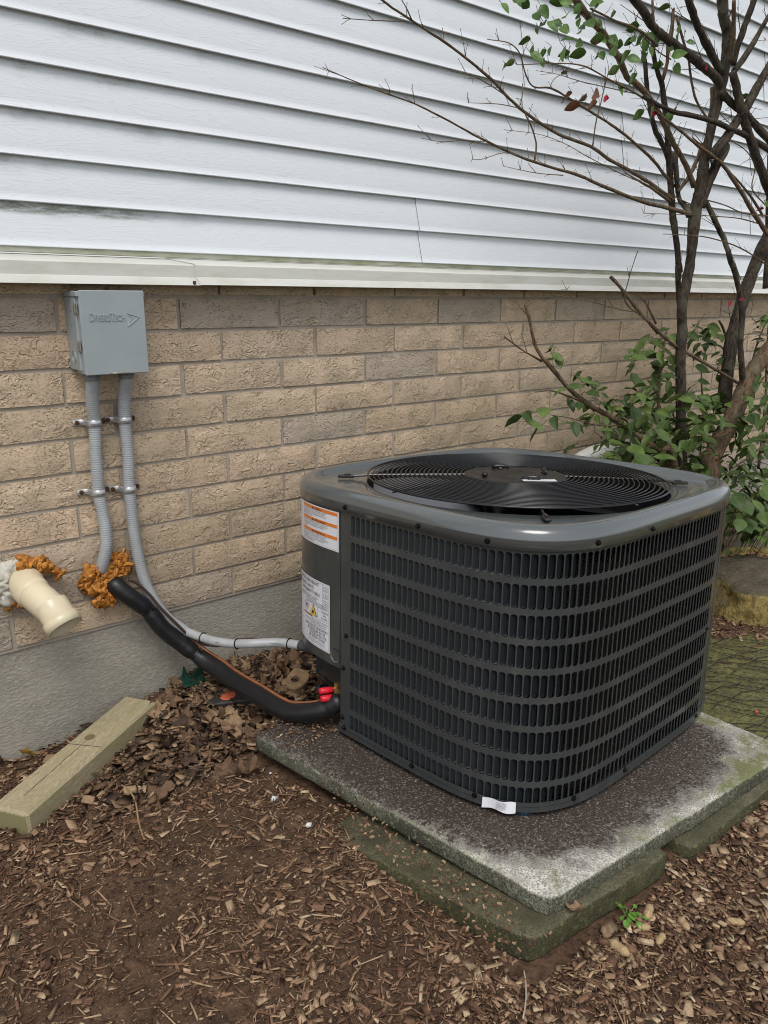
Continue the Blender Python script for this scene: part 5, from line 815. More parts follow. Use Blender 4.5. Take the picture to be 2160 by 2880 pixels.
# base pan
def BASE(s, z, o):
    q = s if s < PER/2 else s-PER
    if -.46 < q < -.002:
        t = (-.002-q)/.458; P_ = [np.array(A0[:2]), np.array(A1[:2]), np.array(A2[:2]), np.array(SURF(-.46, 0, 0)[:2])]; k = min(2, int(t*3)); u = t*3-k; c_ = P_[k]*(1-u)+P_[k+1]*u; return (c_[0], c_[1], z)
    return SURF(s, z, o)
V = [BASE(s, z, o) for (z, o) in [(-.584, .001), (-.584, .0042), (-.592, .0042), (-.594, .0030), (-.606, .0030), (-.606, -.012), (-.600, -.05)] for s in full]; n = len(full)
mk('base_pan', V, [(i*n+j, i*n+(j+1) % n, (i+1)*n+(j+1) % n, (i+1)*n+j) for i in range(6) for j in range(n)], M_UNIT, ac)
mb = MB(); mb.add([BASE(s, -.598, -.02) for s in full], [tuple(range(n))[::-1]]); mb.mk('base_plate', M_VOID, ac)
for x, y in ((-.40, -.36), (.40, -.38), (.40, .36), (-.36, .36)):
    V, F_ = lathe([(.012, -.600), (.020, -.604), (.020, -.6195), (0, -.6195)], 16); mk('foot', [(a+x, b+y, c) for a, b, c in V], F_, plain('blue_rubber', (.02, .05, .09), .6) if 'blue_rubber' not in bpy.data.materials else bpy.data.materials['blue_rubber'], ac, True)
def near_s(x, y):
    q = np.argmin((ox-x)**2+(oy-y)**2); s = cum[q]-S0; return s if s > -PER/2 else s+PER
V0, F0 = lathe([(0, .0052), (.0036, .0052), (.0040, .0042), (.0040, .0016), (.0062, .0014), (.0064, .0)], 6+6)
sme = bpy.data.meshes.new('screw'); sme.from_pydata([(a, -c, b) for a, b, c in V0], [], F0); sme.materials.append(M_SCREW)
for (x, y, z, o_) in SCREWS:
    s = near_s(x, y); p = SURF(s, z, o_); share('screw', sme, ac, p, (0, 0, ANG(s)))
# stickers
def decal(mb, s0, s1, z0, z1, off): curved(mb, s0, s1, z0, z1, off, max(2, int(abs(s1-s0)/.008)+1))
def stext(mb, body, size, s, z, off, align='LEFT', sx=.8):
    v, f = text_mesh(body, size, 1, 0, align); mb.add([SURF(s+a*sx, z+b, off) for a, b, c in v], f)
T0 = .0026
mb = MB(); decal(mb, -.245, -.0045, -.1375, -.0385, T0); mb.mk('warning_label', M_STICK, ac)
mb = MB(); ink = MB(); SL = -.171; SR = -.0095
txt = ((('WARNING', -.061), ['RISK OF ELECTRIC SHOCK CAN CAUSE INJURY OR DEATH.', 'DISCONNECT ALL REMOTE ELECTRIC POWER SUPPLIES', 'BEFORE SERVICING. THE COMPARTMENT MUST BE CLOSED', 'EXCEPT WHEN SERVICING.']),
       (('AVERTISSEMENT', -.061), ['RISQUE DE CHOC ELECTRIQUE OU DE MORT. COUPEZ TOUT', 'LE COURANT AVANT TOUT ENTRETIEN OU REPARATION. LE', 'COMPARTIMENT DOIT RESTER FERME SAUF PENDANT', "L'ENTRETIEN."]),
       (('ADVERTENCIA', -.061), ['RIESGO DE CHOQUE ELECTRICO O MUERTE. DESCONECTE', 'TODAS LAS FUENTES DE ENERGIA ELECTRICA ANTES DE', 'MANTENIMIENTO O SERVICIO TECNICO. EL COMPARTIMENTO', 'DEBE PERMANECER CERRADO EXCEPTO DURANTE EL', 'SERVICIO DE MANTENIMIENTO.']))
zt_ = -.0415
for (hd, _), lines in txt:
    decal(mb, SL, SR, zt_-.0082, zt_, T0+.0005)
    stext(ink, hd, .0078, SL+.062, zt_-.0070, T0+.001, 'LEFT', .95)
    x0_ = SL+.0515; ink.add([SURF(x0_, zt_-.0070, T0+.001), SURF(x0_+.008, zt_-.0070, T0+.001), SURF(x0_+.004, zt_-.0012, T0+.001)], [(0, 1, 2)])
    zz = zt_-.0126
    for ln in lines: stext(ink, ln, .0043, SL+.001, zz, T0+.001, 'LEFT', 1.02); zz -= .0046
    zt_ = zz-.0008+.0022 if len(lines) == 4 else zz
mb.mk('orange_band', M_ORANGE, ac)
for z in (-.1345,): decal(ink, SL, SR, z, z+.0004, T0+.001)
for s in (SR,): decal(ink, s, s+.0004, -.1345, -.0415, T0+.001)
ink.mk('warning_print', M_INK, ac)
mb = MB(); decal(mb, -.29, -.0395, -.411, -.231, T0); mb.mk('refrigerant_label', M_STICK, ac)
ink = MB(); RX = -.082
for j, (b, x_) in enumerate((('FLAMMABLE REFRIGERANT', RX-.004), ('BY TRAINED SERVICE', RX-.03), ('REFRIGERANT TUBING', RX))): stext(ink, b, .0125, x_, -.2455-.0135*j, T0+.001, 'RIGHT', .82)
for j, (b, x_) in enumerate((('FRIGORIGENE INFLAMMABLE. DOIT ETRE REPARE', -.09), ('SEULEMENT PAR LE PERSONNEL D ENTRETIEN', -.10), ('REFRIGERANTE INFLAMABLE QUE DEBE REPARARSE', -.047), ('UNICAMENTE POR PERSONAL CAPACITADO', -.050))): stext(ink, b, .0052, x_, -.2820-.0058*j, T0+.001, 'RIGHT', .9)
for j, (b, x_) in enumerate((('Refrigerant', -.046), ('Safety', -.054), ('Group A2L', -.048))): stext(ink, b, .0082, x_, -.3105-.0085*j, T0+.001, 'RIGHT', .75)
def frame(mb, s0, s1, z0, z1, w_=.0005):
    decal(mb, s0, s1, z0, z0+w_, T0+.001); decal(mb, s0, s1, z1-w_, z1, T0+.001); decal(mb, s0, s0+w_, z0, z1, T0+.001); decal(mb, s1-w_, s1, z0, z1, T0+.001)
frame(ink, -.092, -.0435, -.3325, -.3005); frame(ink, -.0695, -.0435, -.2965, -.2335); frame(ink, -.25, -.0435, -.4075, -.2335)
for z in (-.240, -.2575, -.2750):      # small book and page symbols
    frame(ink, -.0650, -.0480, z-.0120, z, .0007); decal(ink, -.0568, -.0562, z-.0120, z, T0+.001); decal(ink, -.0635, -.0495, z-.0075, z-.0068, T0+.001)
for j, b in enumerate(('IGNITION SOURCES OF OPERATION', 'OR FLAME. ONLY AUXILIARY DEVICES WHICH MAY', 'BE A POTENTIAL IGNITION SOURCE')): stext(ink, b, .0055, -.048-.004*j, -.3410-.0062*j, T0+.001, 'RIGHT', .85)
for j, (b, x_) in enumerate((('ONLY DEVICES WHICH MAY', -.047), ('BE INSTALLED IN THE', -.058), ('DEVICES LISTED FOR', -.052), ('SEE INSTRUCTIONS', -.060))): stext(ink, b, .0108, x_, -.3630-.0092*j, T0+.001, 'RIGHT', .84)
for j, b in enumerate(('SEULS LES DISPOSITIFS INDIQUES DANS LES INSTRUCTIONS', 'PEUVENT ETRE INSTALLES. VOIR LES INSTRUCTIONS')): stext(ink, b, .0040, -.060, -.3972-.0050*j, T0+.001, 'RIGHT', .9)
def poly(mb, P, off): mb.add([SURF(a, b, off) for a, b in P], [tuple(range(len(P)))])
flame = [(-.0030, -.0045), (.0030, -.0045), (.0048, -.0015), (.0040, .0020), (.0022, .0002), (.0012, .0060), (-.0012, .0015), (-.0026, .0030), (-.0045, -.0010)]
poly(ink, [(-.152+a, -.3105+b) for a, b in flame], T0+.0016); poly(ink, [(-.114+a*1.1, -.3190+b*1.1) for a, b in flame], T0+.0022)
ink.mk('refrigerant_print', M_INK, ac)
mb = MB(); c_ = (-.152, -.3105)
for k in range(4):
    a, b = R_(90*k), R_(90*(k+1)); mb.add([SURF(c_[0]+.0150*math.cos(a), c_[1]+.0150*math.sin(a), T0+.001), SURF(c_[0]+.0150*math.cos(b), c_[1]+.0150*math.sin(b), T0+.001), SURF(c_[0]+.0130*math.cos(b), c_[1]+.0130*math.sin(b), T0+.001), SURF(c_[0]+.0130*math.cos(a), c_[1]+.0130*math.sin(a), T0+.001)], [(0, 1, 2, 3)])
mb.mk('hazard_diamond', M_REDP, ac)
mb = MB(); poly(mb, [(-.133, -.3300), (-.095, -.3300), (-.114, -.2985)], T0+.001); mb.mk('triangle_border', M_INK, ac)
mb = MB(); poly(mb, [(-.1305, -.3288), (-.0975, -.3288), (-.114, -.3013)], T0+.0016); mb.mk('hazard_triangle', M_YEL, ac)
mb = MB(); decal(mb, -.172, -.120, -.3355, -.3318, T0+.001); mb.mk('brown_bar', M_BROWNP, ac)
# small delivery sticker on the base edge
s0_ = near_s(-.455, -.300); mb = MB(); S_ = np.linspace(s0_-.035, s0_+.040, 12)
s0_ = LABS; S_ = np.linspace(s0_-.034, s0_+.036, 12)
V = [SURF(s, -.583+.0015*math.sin(s*150), .0062+.0012*math.sin(s*120)) for s in S_]+[SURF(s, -.607+.002*math.sin(s*110), .0075+.002*math.sin(s*90)) for s in S_]; mb.add(V, [(12+j, 12+j+1, j+1, j) for j in range(11)]); mb.mk('shipping_label', M_STICK, ac)
ink = MB()
for j in range(5): stext(ink, ('MODEL SERIAL', 'UNIT 0625 PKG', 'ASSEMBLED IN', 'VOLTS 208/230', 'PH 1 HZ 60')[j], .0036, s0_-.004, -.5875-.0037*j, .0108, 'LEFT', .9)
ink.mk('shipping_print', M_INK, ac)
# service valves with red caps
vb = MB()
VB = [onplate(.028, -.532, .020), onplate(.052, -.522, .022)]
rc = []
for k, ((px1, py1, pz1), ln) in enumerate(zip(VB, (.036, .040))):
    d = Vector((-.62, .10, .10)).normalized(); p = Vector((px1, py1, pz1))
    g = MB(); g.tube([p-d*.02, p+d*.004, p+d*.006], [.0062, .0062, .0055], 8); g.tube([p-d*.012+Vector((0, 0, -.02)), p-d*.012+Vector((0, 0, .018))], .009, 6); g.mk('service_valve', M_BRASS, ac)
    g = MB(); g.tube([p+d*.004, p+d*.006, p+d*ln*.62, p+d*ln*.65, p+d*ln, p+d*(ln+.001)], [.0078, .0088, .0088, .0082, .0082, .0070], 14); g.mk('valve_cap', M_RED, ac, True)

# ================================================================ timber, stones, paving
tb = empty('timber_block', (-.068, -.183, .064), label='weathered treated timber block lying by the foundation on the mulch', category='timber')
tb.rotation_euler = (R_(-1), R_(-2), math.atan2(.245, .38))
mb = MB(); mb.bbox((0, 0, -.002), (.2535, .053, .054), .006); mb.mk('beam', M_WOOD, tb)
mb = MB(); mb.bbox((-.2538, 0, -.002), (.0012, .047, .047), .001); mb.mk('end_grain', M_WOODE, tb)
mb = MB(); mb.box((.01, .0, .0522), (.0005, .047, .0006), Matrix.Rotation(R_(8), 4, 'Z')); mb.box((-.08, .01, .0520), (.12, .0005, .0006), Matrix.Rotation(R_(2), 4, 'Z')); mb.mk('split', M_VOID, tb)
V, F_ = lathe([(0, .0004), (.004, .0008), (.009, .0003), (.0125, .0008), (.014, 0)], 20); mk('knot', [(a+.045, b+.012, c+.0520) for a, b, c in V], F_, plain('knot_wood', (.17, .125, .06), .7), tb, True)
def rock(name, c, h, rot, seed, mat, **p):
    import bmesh
    bm = bmesh.new(); bmesh.ops.create_cube(bm, size=2); bmesh.ops.subdivide_edges(bm, edges=bm.edges, cuts=9, use_grid_fill=True)
    M4 = Matrix.Translation(c) @ Matrix.Rotation(rot, 4, 'Z')
    from mathutils import noise as mn
    for v in bm.verts:
        q = v.co.copy(); d = q.normalized(); q = q*.80+d*.22*1.3
        q = Vector((q.x*h[0], q.y*h[1], q.z*h[2])); nn_ = mn.noise(q*9+Vector((seed, 0, 0))); n2_ = mn.noise(q*30+Vector((seed, 3, 0)))
        q *= 1+.16*nn_; q += d*.016*n2_+Vector((0, 0, -.01*abs(nn_))); v.co = M4 @ q
    me = bpy.data.meshes.new(name); bm.to_mesh(me); bm.free(); me.materials.append(mat); me.polygons.foreach_set('use_smooth', [True]*len(me.polygons))
    return tag(link(bpy.data.objects.new(name, me)), **p)
rock('boulder', (2.34, -.90, .170), (.30, .20, .085), R_(-42), 3, M_STONE, label='yellowish flat-topped sandstone boulder to the right of the unit', category='rock', group='garden stones beyond the unit')
rock('boulder', (2.95, -.42, .13), (.45, .16, .05), R_(-25), 8, M_STONE, label='low dark flat stone behind the yellowish boulder, under the shrub leaves', category='rock', group='garden stones beyond the unit')
xs = np.linspace(1.30, 2.5, 60); ys = np.linspace(-1.9, -.62, 50); X, Y = np.meshgrid(xs, ys)
Z = .142+.006*vnoise(X*7, Y*7, 12)-.02*ss(np.abs(Y+1.25)/.62, .9, 1.)-.03*ss(X-(1.98+.12*vnoise(Y*5, Y*0, 6)+(-Y-1.0)*1.1), -.06, .06)*1.2
nx, ny = len(xs), len(ys); idx = np.arange(nx*ny).reshape(ny, nx); F = np.stack([idx[:-1, :-1], idx[:-1, 1:], idx[1:, 1:], idx[1:, :-1]], -1).reshape(-1, 4)
mk('mossy_path', np.stack([X, Y, Z], -1).reshape(-1, 3).tolist(), F.tolist(), M_MOSS, None, True, kind='structure')
mb = MB(); r = random.Random(4)
for fam, ang, stp in ((0, R_(-58), .024), (1, R_(-8), .055)):
    d = Vector((math.cos(ang), math.sin(ang), 0)); nn_ = Vector((-d.y, d.x, 0))
    for k in range(-40, 40):
        base = Vector((1.65, -1.05, 0))+nn_*(k*stp); P = []
        for q in np.linspace(-.8, .8, 60):
            p = base+d*q+nn_*(.005*math.sin(q*61+k*1.7)+.009*math.sin(q*17+k*.9))
            if math.sin(q*9+k*2.1) > -.55 and 1.315 < p.x < 1.93+(-p.y-1.0)*1.0 and -1.60 < p.y < -.70: P.append((p.x, p.y, .1475+.006*float(vnoise(np.array([p.x*7]), np.array([p.y*7]), 12)[0])))
            else:
                if len(P) > 3: mb.tube(P, .0011, 4, False)
                P = []
        if len(P) > 3: mb.tube(P, .0011, 4, False)
o = mb.mk('garden_netting', M_NET); o['kind'] = 'stuff'

# ================================================================ drain pipe, small objects
dp = empty('drain_pipe', (2.0, -.2, .5), label='dull white round pipe behind the unit, half hidden by the shrub leaves', category='pipe')
V, F_ = tube((spline([(1.70, -.16, .50), (1.90, -.18, .602), (2.02, -.19, .640), (2.16, -.21, .648), (2.22, -.215, .645)], 5)-np.array((2.0, -.2, .5))).tolist(), .036, 18, False); o = mk('tube', V, F_, M_DOWN, dp, True); md = o.modifiers.new('t', 'SOLIDIFY'); md.thickness = .003
V, F_ = tube([(.19, -.014, .147), (.225, -.016, .145)], .039, 18, False); o = mk('end_collar', V, F_, M_DOWN, dp, True); md = o.modifiers.new('t', 'SOLIDIFY'); md.thickness = .003
gz = lambda x, y: float(ground_full(np.array([x]), np.array([y]))[0])
gp_ = empty('plastic_bracket', (.325, -.075, .13), label='dark green plastic bracket with scalloped spikes, half buried against the foundation', category='bracket'); gp_.rotation_euler = (R_(8), R_(10), R_(-14))
mb = MB(); mb.bbox((0, 0, 0), (.062, .022, .004), .001); mb.mk('base_plate', M_GREENP, gp_)
for yy, hh_ in ((-.020, .030), (.018, .036)):
    P = []; N = 26
    for i in range(N):
        u = i/(N-1); P.append((-.062+.124*u, .008+hh_*(abs(math.cos(u*math.pi*2.5))**2.2)))
    V = []; [V.extend([(a, yy-.0015, 0), (a, yy-.0015, b), (a, yy+.0015, b), (a, yy+.0015, 0)]) for a, b in P]
    Fs = [(4*i+k, 4*i+4+k, 4*i+4+(k+1) % 4, 4*i+(k+1) % 4) for i in range(N-1) for k in range(4)]; mk('scalloped_rib', V, Fs, M_GREENP, gp_)
bk = empty('plastic_block', (.350, -.215, gz(.35, -.215)+.018), label='flat dark block with a round orange disc, lying among the dry leaves', category='block'); bk.rotation_euler = (R_(4), R_(-6), R_(-38))
mb = MB(); P = [(-.070, -.020), (-.045, -.035), (.060, -.030), (.085, -.002), (.060, .028), (-.045, .033)]
V = [(a, b, -.016) for a, b in P]+[(a, b, .008) for a, b in P]+[(a*.94, b*.9, .012) for a, b in P]; n = 6
mk('body', V, [tuple(range(6))[::-1], tuple(range(12, 18))]+[(k, (k+1) % 6, 6+(k+1) % 6, 6+k) for k in range(6)]+[(6+k, 6+(k+1) % 6, 12+(k+1) % 6, 12+k) for k in range(6)], M_BLOCK, bk)
V, F_ = lathe([(0, .0135), (.020, .0135), (.0222, .0128), (.0225, .011)], 28); mk('disc', [(a-.012, b, c) for a, b, c in V], F_, M_DISC, bk)
fg = empty('brick_fragment', (.55, -.24, gz(.55, -.24)+.015), label='tan broken block fragment with a round hole, on the dry leaves beside the unit', category='fragment'); fg.rotation_euler = (R_(10), R_(-8), R_(25))
N_ = 24; V = []
for z_, k_ in ((-.02, 1.), (.012, 1.), (.016, .94)):
    for i in range(N_):
        a = 2*math.pi*i/N_; q_ = (abs(math.cos(a))**4+abs(math.sin(a))**4)**-.25; V.append((.046*q_*math.cos(a)*k_, .032*q_*math.sin(a)*k_*(1+.1*math.sin(a*3)), z_))
for z_ in (.016, -.018): V += [(.016*math.cos(2*math.pi*i/N_)-.006, .012*math.sin(2*math.pi*i/N_), z_) for i in range(N_)]
mk('body', V, [(L_*N_+i, L_*N_+(i+1) % N_, (L_+1)*N_+(i+1) % N_, (L_+1)*N_+i) for L_ in range(4) for i in range(N_)], plain('tan_block', (.27, .18, .10), .85, 0, .3, .35, 40, .6), fg)
# cobwebs under the ledge beside the box
for x0_, x1_, z1_, lab in ((-.02, .055, 1.262, 'faint cobweb strands from the ledge to the left top of the box'), (.30, .215, 1.262, 'faint cobweb strands from the ledge to the right top of the box')):
    mb = MB(); r = random.Random(int(x0_*100)+9)
    for k in range(5): mb.tube([(x0_+r.uniform(-.03, .03), -.02-r.uniform(0, .03), 1.2765), ((x0_+x1_)/2, -.03, 1.268-r.uniform(.0, .004)), (x1_+r.uniform(-.006, .006), -.05, z1_)], .00022, 3)
    tag(mb.mk('cobweb', M_WEB), lab, 'cobweb')

# ================================================================ bare tree and leafy shrub
def limb(mb, P, seg=3, ns=9, kn=.12, seed=1):
    P = np.array(P); Q = spline(P, seg); r = random.Random(seed); rad = []; pts = []; L_ = 0.
    for i, q in enumerate(Q):
        L_ += float(np.linalg.norm(Q[i][:3]-Q[i-1][:3])) if i else 0.
        k = 1+kn*.5*math.sin(L_*31+seed)+kn*.35*math.sin(L_*77+seed*2)+kn*.25*r.uniform(-1, 1); rad.append(max(.0006, q[3]*.82*k)); j = min(.10*q[3], .0012)
        pts.append((q[0]+r.uniform(-j, j), q[1]+r.uniform(-j, j), q[2]+r.uniform(-j, j)))
    V, F_ = tube(pts, rad, ns); mb.add(V, F_); return Q
def twiglets(mb, Q, r, every=.05, ln=(.02, .07), rad=.0011, tips=None):
    L_ = 0
    for i in range(1, len(Q)):
        a, b = Vector(Q[i-1][:3]), Vector(Q[i][:3]); L_ += (b-a).length
        if L_ > every*r.uniform(.7, 1.5):
            L_ = 0; t = (b-a).normalized()
            for sg in (-1, 1):
                if r.random() < .22: continue
                s_ = t.orthogonal().normalized(); s_.rotate(Matrix.Rotation(r.uniform(0, 6.28), 3, t)); l = r.uniform(*ln); d = (t*.95+s_*.75*sg).normalized()
                p = [b, b+d*l*.5+Vector((0, 0, .15*l)), b+d*l+Vector((r.uniform(-.2, .2)*l, 0, .3*l))]
                mb.tube(p, [rad, rad*.8, rad*.5], 4)
                if l > .04 and r.random() < .7:
                    e = t.cross(d).normalized()
                    for s2 in (-1, 1): mb.tube([p[1], p[1]+(d*.5+e*s2)*l*.35], [rad*.7, rad*.4], 4)
                mb.add(*tube([p[2], p[2]+(p[2]-p[1]).normalized()*.003], [rad*1.3, rad*.4], 4))
tree = empty('bare_shrub', (2.2, -.45, .05), label='tall nearly leafless dark-stemmed shrub behind the unit in front of the siding', category='tree')
o0 = Vector((2.2, -.45, .05)); r = random.Random(31)
for k, (nm, P) in enumerate(TREE):
    P = [(p[0]-o0.x, p[1]-o0.y, p[2]-o0.z, p[3]) for p in P]; mb = MB(); big = max(p[3] for p in P) > .016
    Q = limb(mb, P, 5 if big else 4, 12 if big else 7, .07 if big else .10, k)
    thin = max(p[3] for p in P) < .013
    if thin: twiglets(mb, Q, r, .055, (.012, .05), .0009)
    elif not big: twiglets(mb, Q, r, .10, (.03, .11), .0013)
    else: twiglets(mb, Q, r, .16, (.05, .16), .0016)
    mb.mk(nm, (M_BARK2 if (nm == 'trunk' and k == 4) else M_TWIG if thin else M_BARK), tree, True)
shrub = empty('leafy_shrub', (2.1, -.4, .05), label='green broad-leaved shrub growing round the stems behind the unit, against the bricks', category='shrub')
s0 = Vector((2.1, -.4, .05))
for k, P in enumerate(SHRUB):
    P = [(p[0]-s0.x, p[1]-s0.y, p[2]-s0.z, p[3]) for p in P]; mb = MB(); Q = limb(mb, P, 4, 7, .2, k+50); twiglets(mb, Q, r, .09, (.015, .06), .0012); mb.mk('stem', M_TWIG if k % 2 else M_BARK2, shrub, True)
def leaf_mesh(seed, wr, mat, cup=.12, droop=.18):
    V = []; n = 8; r_ = random.Random(seed)
    for i in range(n+1):
        t = i/n; w_ = wr*math.sin(math.pi*t**.82)**.85*(1-.12*t) if 0 < t < 1 else 0
        z = -droop*t*t+.02*math.sin(t*9+seed)
        for k in (-1, -.5, 0, .5, 1): V.append((t, k*w_, z+cup*abs(k)**1.5*w_*2+.012*math.sin(i*2.1+k*3)))
    F_ = [(i*5+k, (i+1)*5+k, (i+1)*5+k+1, i*5+k+1) for i in range(n) for k in range(4)]
    me = bpy.data.meshes.new('leaf'); me.from_pydata(V, [], F_); me.materials.append(mat); me.polygons.foreach_set('use_smooth', [True]*len(F_)); me.update(); return me
LM = [leaf_mesh(1, .27, M_LEAF), leaf_mesh(2, .34, M_LEAF, .06, .1), leaf_mesh(3, .24, M_LEAF, .2, .3), leaf_mesh(7, .30, M_LEAF, .1, .22)]
def face_rot(r, toward=None, tilt=(.2, 1.0), head=None):
    """leaf lying mostly facing up and outwards with a random heading"""
    yaw_ = r.uniform(0, 6.28) if head is None else head
    return Euler((r.uniform(-.5, .5), r.uniform(-.25, .75), yaw_), 'XYZ')
SLs = sorted(SHRUB_LEAVES, key=lambda p: (Vector(p[:3])-cam.location).length/p[3]); rest = MB(); pet = MB()
for i, (x, y, z, s) in enumerate(SLs):
    head = math.atan2(-.7, -.75)+r.uniform(-1.9, 1.9); rot = Euler((r.uniform(-.55, .55)+.25, r.uniform(-.15, .85), head), 'XYZ'); p = Vector((x, y, z))-s0
    d = rot.to_matrix() @ Vector((1, 0, 0)); pet.tube([p-d*(s*.28)+Vector((0, 0, -.006)), p+d*.004], .0011, 4)
    if i < 300: share('leaf', LM[i % 4], shrub, p, rot, (s, s, s))
    else:
        me = LM[i % 4]; M4 = Matrix.LocRotScale(p, rot, Vector((s, s, s))); rest.add([M4 @ v.co for v in me.vertices], [tuple(q.vertices) for q in me.polygons])
    # opposite partner leaf
o = rest.mk('leaves', M_LEAF, shrub, True); o['kind'] = 'stuff'
# inner leaves that fill the depth of the shrub down to the ground
inn_ = MB()
for k in range(900):
    x = r.uniform(1.75, 3.4) if k < 430 else r.gauss(2.38, .22); y = r.uniform(-.36, -.05) if k < 430 else r.uniform(-.62, -.1); z = r.uniform(.12, .30+.62*math.exp(-((x-2.35)/.38)**2)+.35*math.exp(-((x-2.95)/.3)**2)); s = r.uniform(.05, .08)
    head = r.uniform(0, 6.28); M4 = Matrix.LocRotScale(Vector((x, y, z))-s0, Euler((r.uniform(-.6, .6), r.uniform(-.3, .9), head)), Vector((s, s, s))); me = LM[k % 4]
    inn_.add([M4 @ v.co for v in me.vertices], [tuple(q.vertices) for q in me.polygons])
o = inn_.mk('inner_leaves', M_LEAF, shrub, True); o['kind'] = 'stuff'
pet.mk('leaf_stalks', M_TWIG, shrub); [o_ for o_ in shrub.children if o_.name == 'leaf_stalks'][0]['kind'] = 'stuff'
LT = {k: [leaf_mesh(11+i, w_, m_, .1, .2) for i, w_ in enumerate((.28, .34))] for k, m_ in (('green', M_LEAF2), ('brown', M_LBROWN), ('red', M_LRED))}
pet = MB()
for kd, L_ in TREE_LEAVES.items():
    for i, (x, y, z, s) in enumerate(L_):
        p = Vector((x, y, z))-o0; rot = Euler((r.uniform(.5, 1.3), r.uniform(-.2, 1.2), math.atan2(-.3, -.5)+r.uniform(-1.6, 1.6)))
        share('leaf', LT[kd][i % 2], tree, p, rot, (s, s, s)); d = rot.to_matrix() @ Vector((1, 0, 0)); pet.tube([p+Vector((r.uniform(-.01, .01), .012, s*.35)), p], .0008, 4)
o = pet.mk('leaf_stalks', M_TWIG, tree); o['kind'] = 'stuff'
gc = empty('ground_cover_plant', (2.6, -.65, .1), label='low round-leaved green plant at the right edge behind the unit', category='plant')
g0 = Vector((2.6, -.65, .1)); LG = [leaf_mesh(21, .42, M_LEAF, .05, .1), leaf_mesh(22, .38, M_LEAF, .08, .16)]; pet = MB()
for i, (x, y, z, s) in enumerate(GROUND_PLANT):
    p = Vector((x, y, z))-g0; rot = Euler((r.uniform(-.3, .5), r.uniform(.1, .75), math.atan2(-.7, -.6)+r.uniform(-1.3, 1.3))); share('leaf', LG[i % 2], gc, p, rot, (s, s, s))
    pet.tube([p, Vector((p.x+.03, p.y+.05, max(.0, p.z-.12)))], .0015, 4)
o = pet.mk('stalks', M_TWIG, gc); o['kind'] = 'stuff'

# ================================================================ dry leaves and mulch
def dry_leaf(seed):
    r_ = random.Random(seed); lob = 5; P = []; N = 30
    for k in range(N):
        a = 2*math.pi*k/N; base = .68+.32*abs(math.cos(a*lob/2+.0))**1.6; base *= 1-.35*(math.cos(a) < -.75); base += r_.uniform(-.07, .07); P.append((math.cos(a)*base, math.sin(a)*base*.9))
    c1, c2, c3 = r_.uniform(.5, 1.3), r_.uniform(0, 6.28), r_.uniform(.4, .9)
    def zf(x, y):
        u = x*math.cos(c2)+y*math.sin(c2); v = -x*math.sin(c2)+y*math.cos(c2)
        return c1*u*u*.8+c3*math.sin(v*3.2+seed)*.35+.16*math.sin(u*7+v*5+seed)+.12*math.sin(u*4-v*9)
    V = [(0, 0, zf(0, 0))]; 
    for f_ in (.5, 1.): V += [(x*f_, y*f_, zf(x*f_, y*f_)) for x, y in P]
    F_ = [(0, 1+k, 1+(k+1) % N) for k in range(N)]+[(1+k, 1+N+k, 1+N+(k+1) % N, 1+(k+1) % N) for k in range(N)]
    me = bpy.data.meshes.new('dry_leaf'); me.from_pydata(V, [], F_); me.materials.append(M_DL[0]); me.polygons.foreach_set('use_smooth', [True]*len(F_)); me.update(); return me
DL = []
for i in range(9):
    row = []
    for k in range(3):
        me = dry_leaf(i+k*20) ; me.materials.clear(); me.materials.append(M_DL[k]); row.append(me)
    DL.append(row)
r = random.Random(77); heap = []
def inq(x, y): return (.24 < x < 1.34 and -1.40 < y < -.42)
while len(heap) < 170:
    q = len(heap)
    if q < 125: x = r.gauss(.38, .17); y = r.uniform(-.47, -.015)
    elif q < 148: x = r.uniform(.0, .26); y = r.uniform(-.54, -.18)
    else: x = r.uniform(1.4, 2.4); y = r.uniform(-.62, -.25)
    if inq(x, y) or x < .02 or (x < .16 and y > -.16): continue
    if 125 <= q < 148 and y > -.19: continue
    heap.append((x, y))
marks = (((.350, -.215), 'near the block with the orange disc'), ((.14, -.10), 'by the far end of the timber block'), ((.29, -.06), 'by the green plastic bracket'), ((.42, -.30), 'under the pale grey conduit'), ((.30, -.36), 'beneath the black pipe, short of the pad'), ((.22, -.46), 'at the left corner of the pad'), ((.08, -.42), 'on the open mulch right of the timber block'), ((.52, -.10), 'against the foundation behind the unit'), ((.40, -.12), 'against the foundation below the conduit'), ((.55, -.24), 'beside the tan block fragment'), ((.33, -.13), 'between the green bracket and the orange disc'), ((.40, -.40), 'where the black pipe meets the pad'), ((.22, -.22), 'halfway between timber and black pipe'), ((.17, -.33), 'in front of the timber end'), ((.62, -.34), 'deep behind the red-capped valves'), ((1.6, -.5), 'on the soil just past the unit'), ((2.2, -.4), 'on the soil at the foot of the shrub'), ((1.9, -.45), 'on the soil beyond the unit'))
cols = ('tan', 'reddish brown', 'dark brown'); sizes = ('small', 'large')
for i, (x, y) in enumerate(heap):
    s = r.uniform(.026, .048); z = gz(x, y)+r.uniform(.003, .020 if i < 125 else .008); k = r.choice((0, 1, 1, 2)); rx, ry = r.uniform(-.8, .8), r.uniform(-.8, .8)
    o = share('dry_leaf', DL[i % 9][k], None, (x, y, z), (rx, ry, r.uniform(0, 6.28)), (s, s*r.uniform(.7, 1), s*.9))
    mk_ = min(marks, key=lambda q: (q[0][0]-x)**2+(q[0][1]-y)**2)[1]
    tag(o, '%s %s %s dry leaf %s' % (sizes[s > .037], 'tilted' if abs(rx)+abs(ry) > .8 else 'flat-lying', cols[k], mk_), 'leaf', 'dry leaves between foundation and pad' if i < 148 else 'dry leaves beyond the unit')
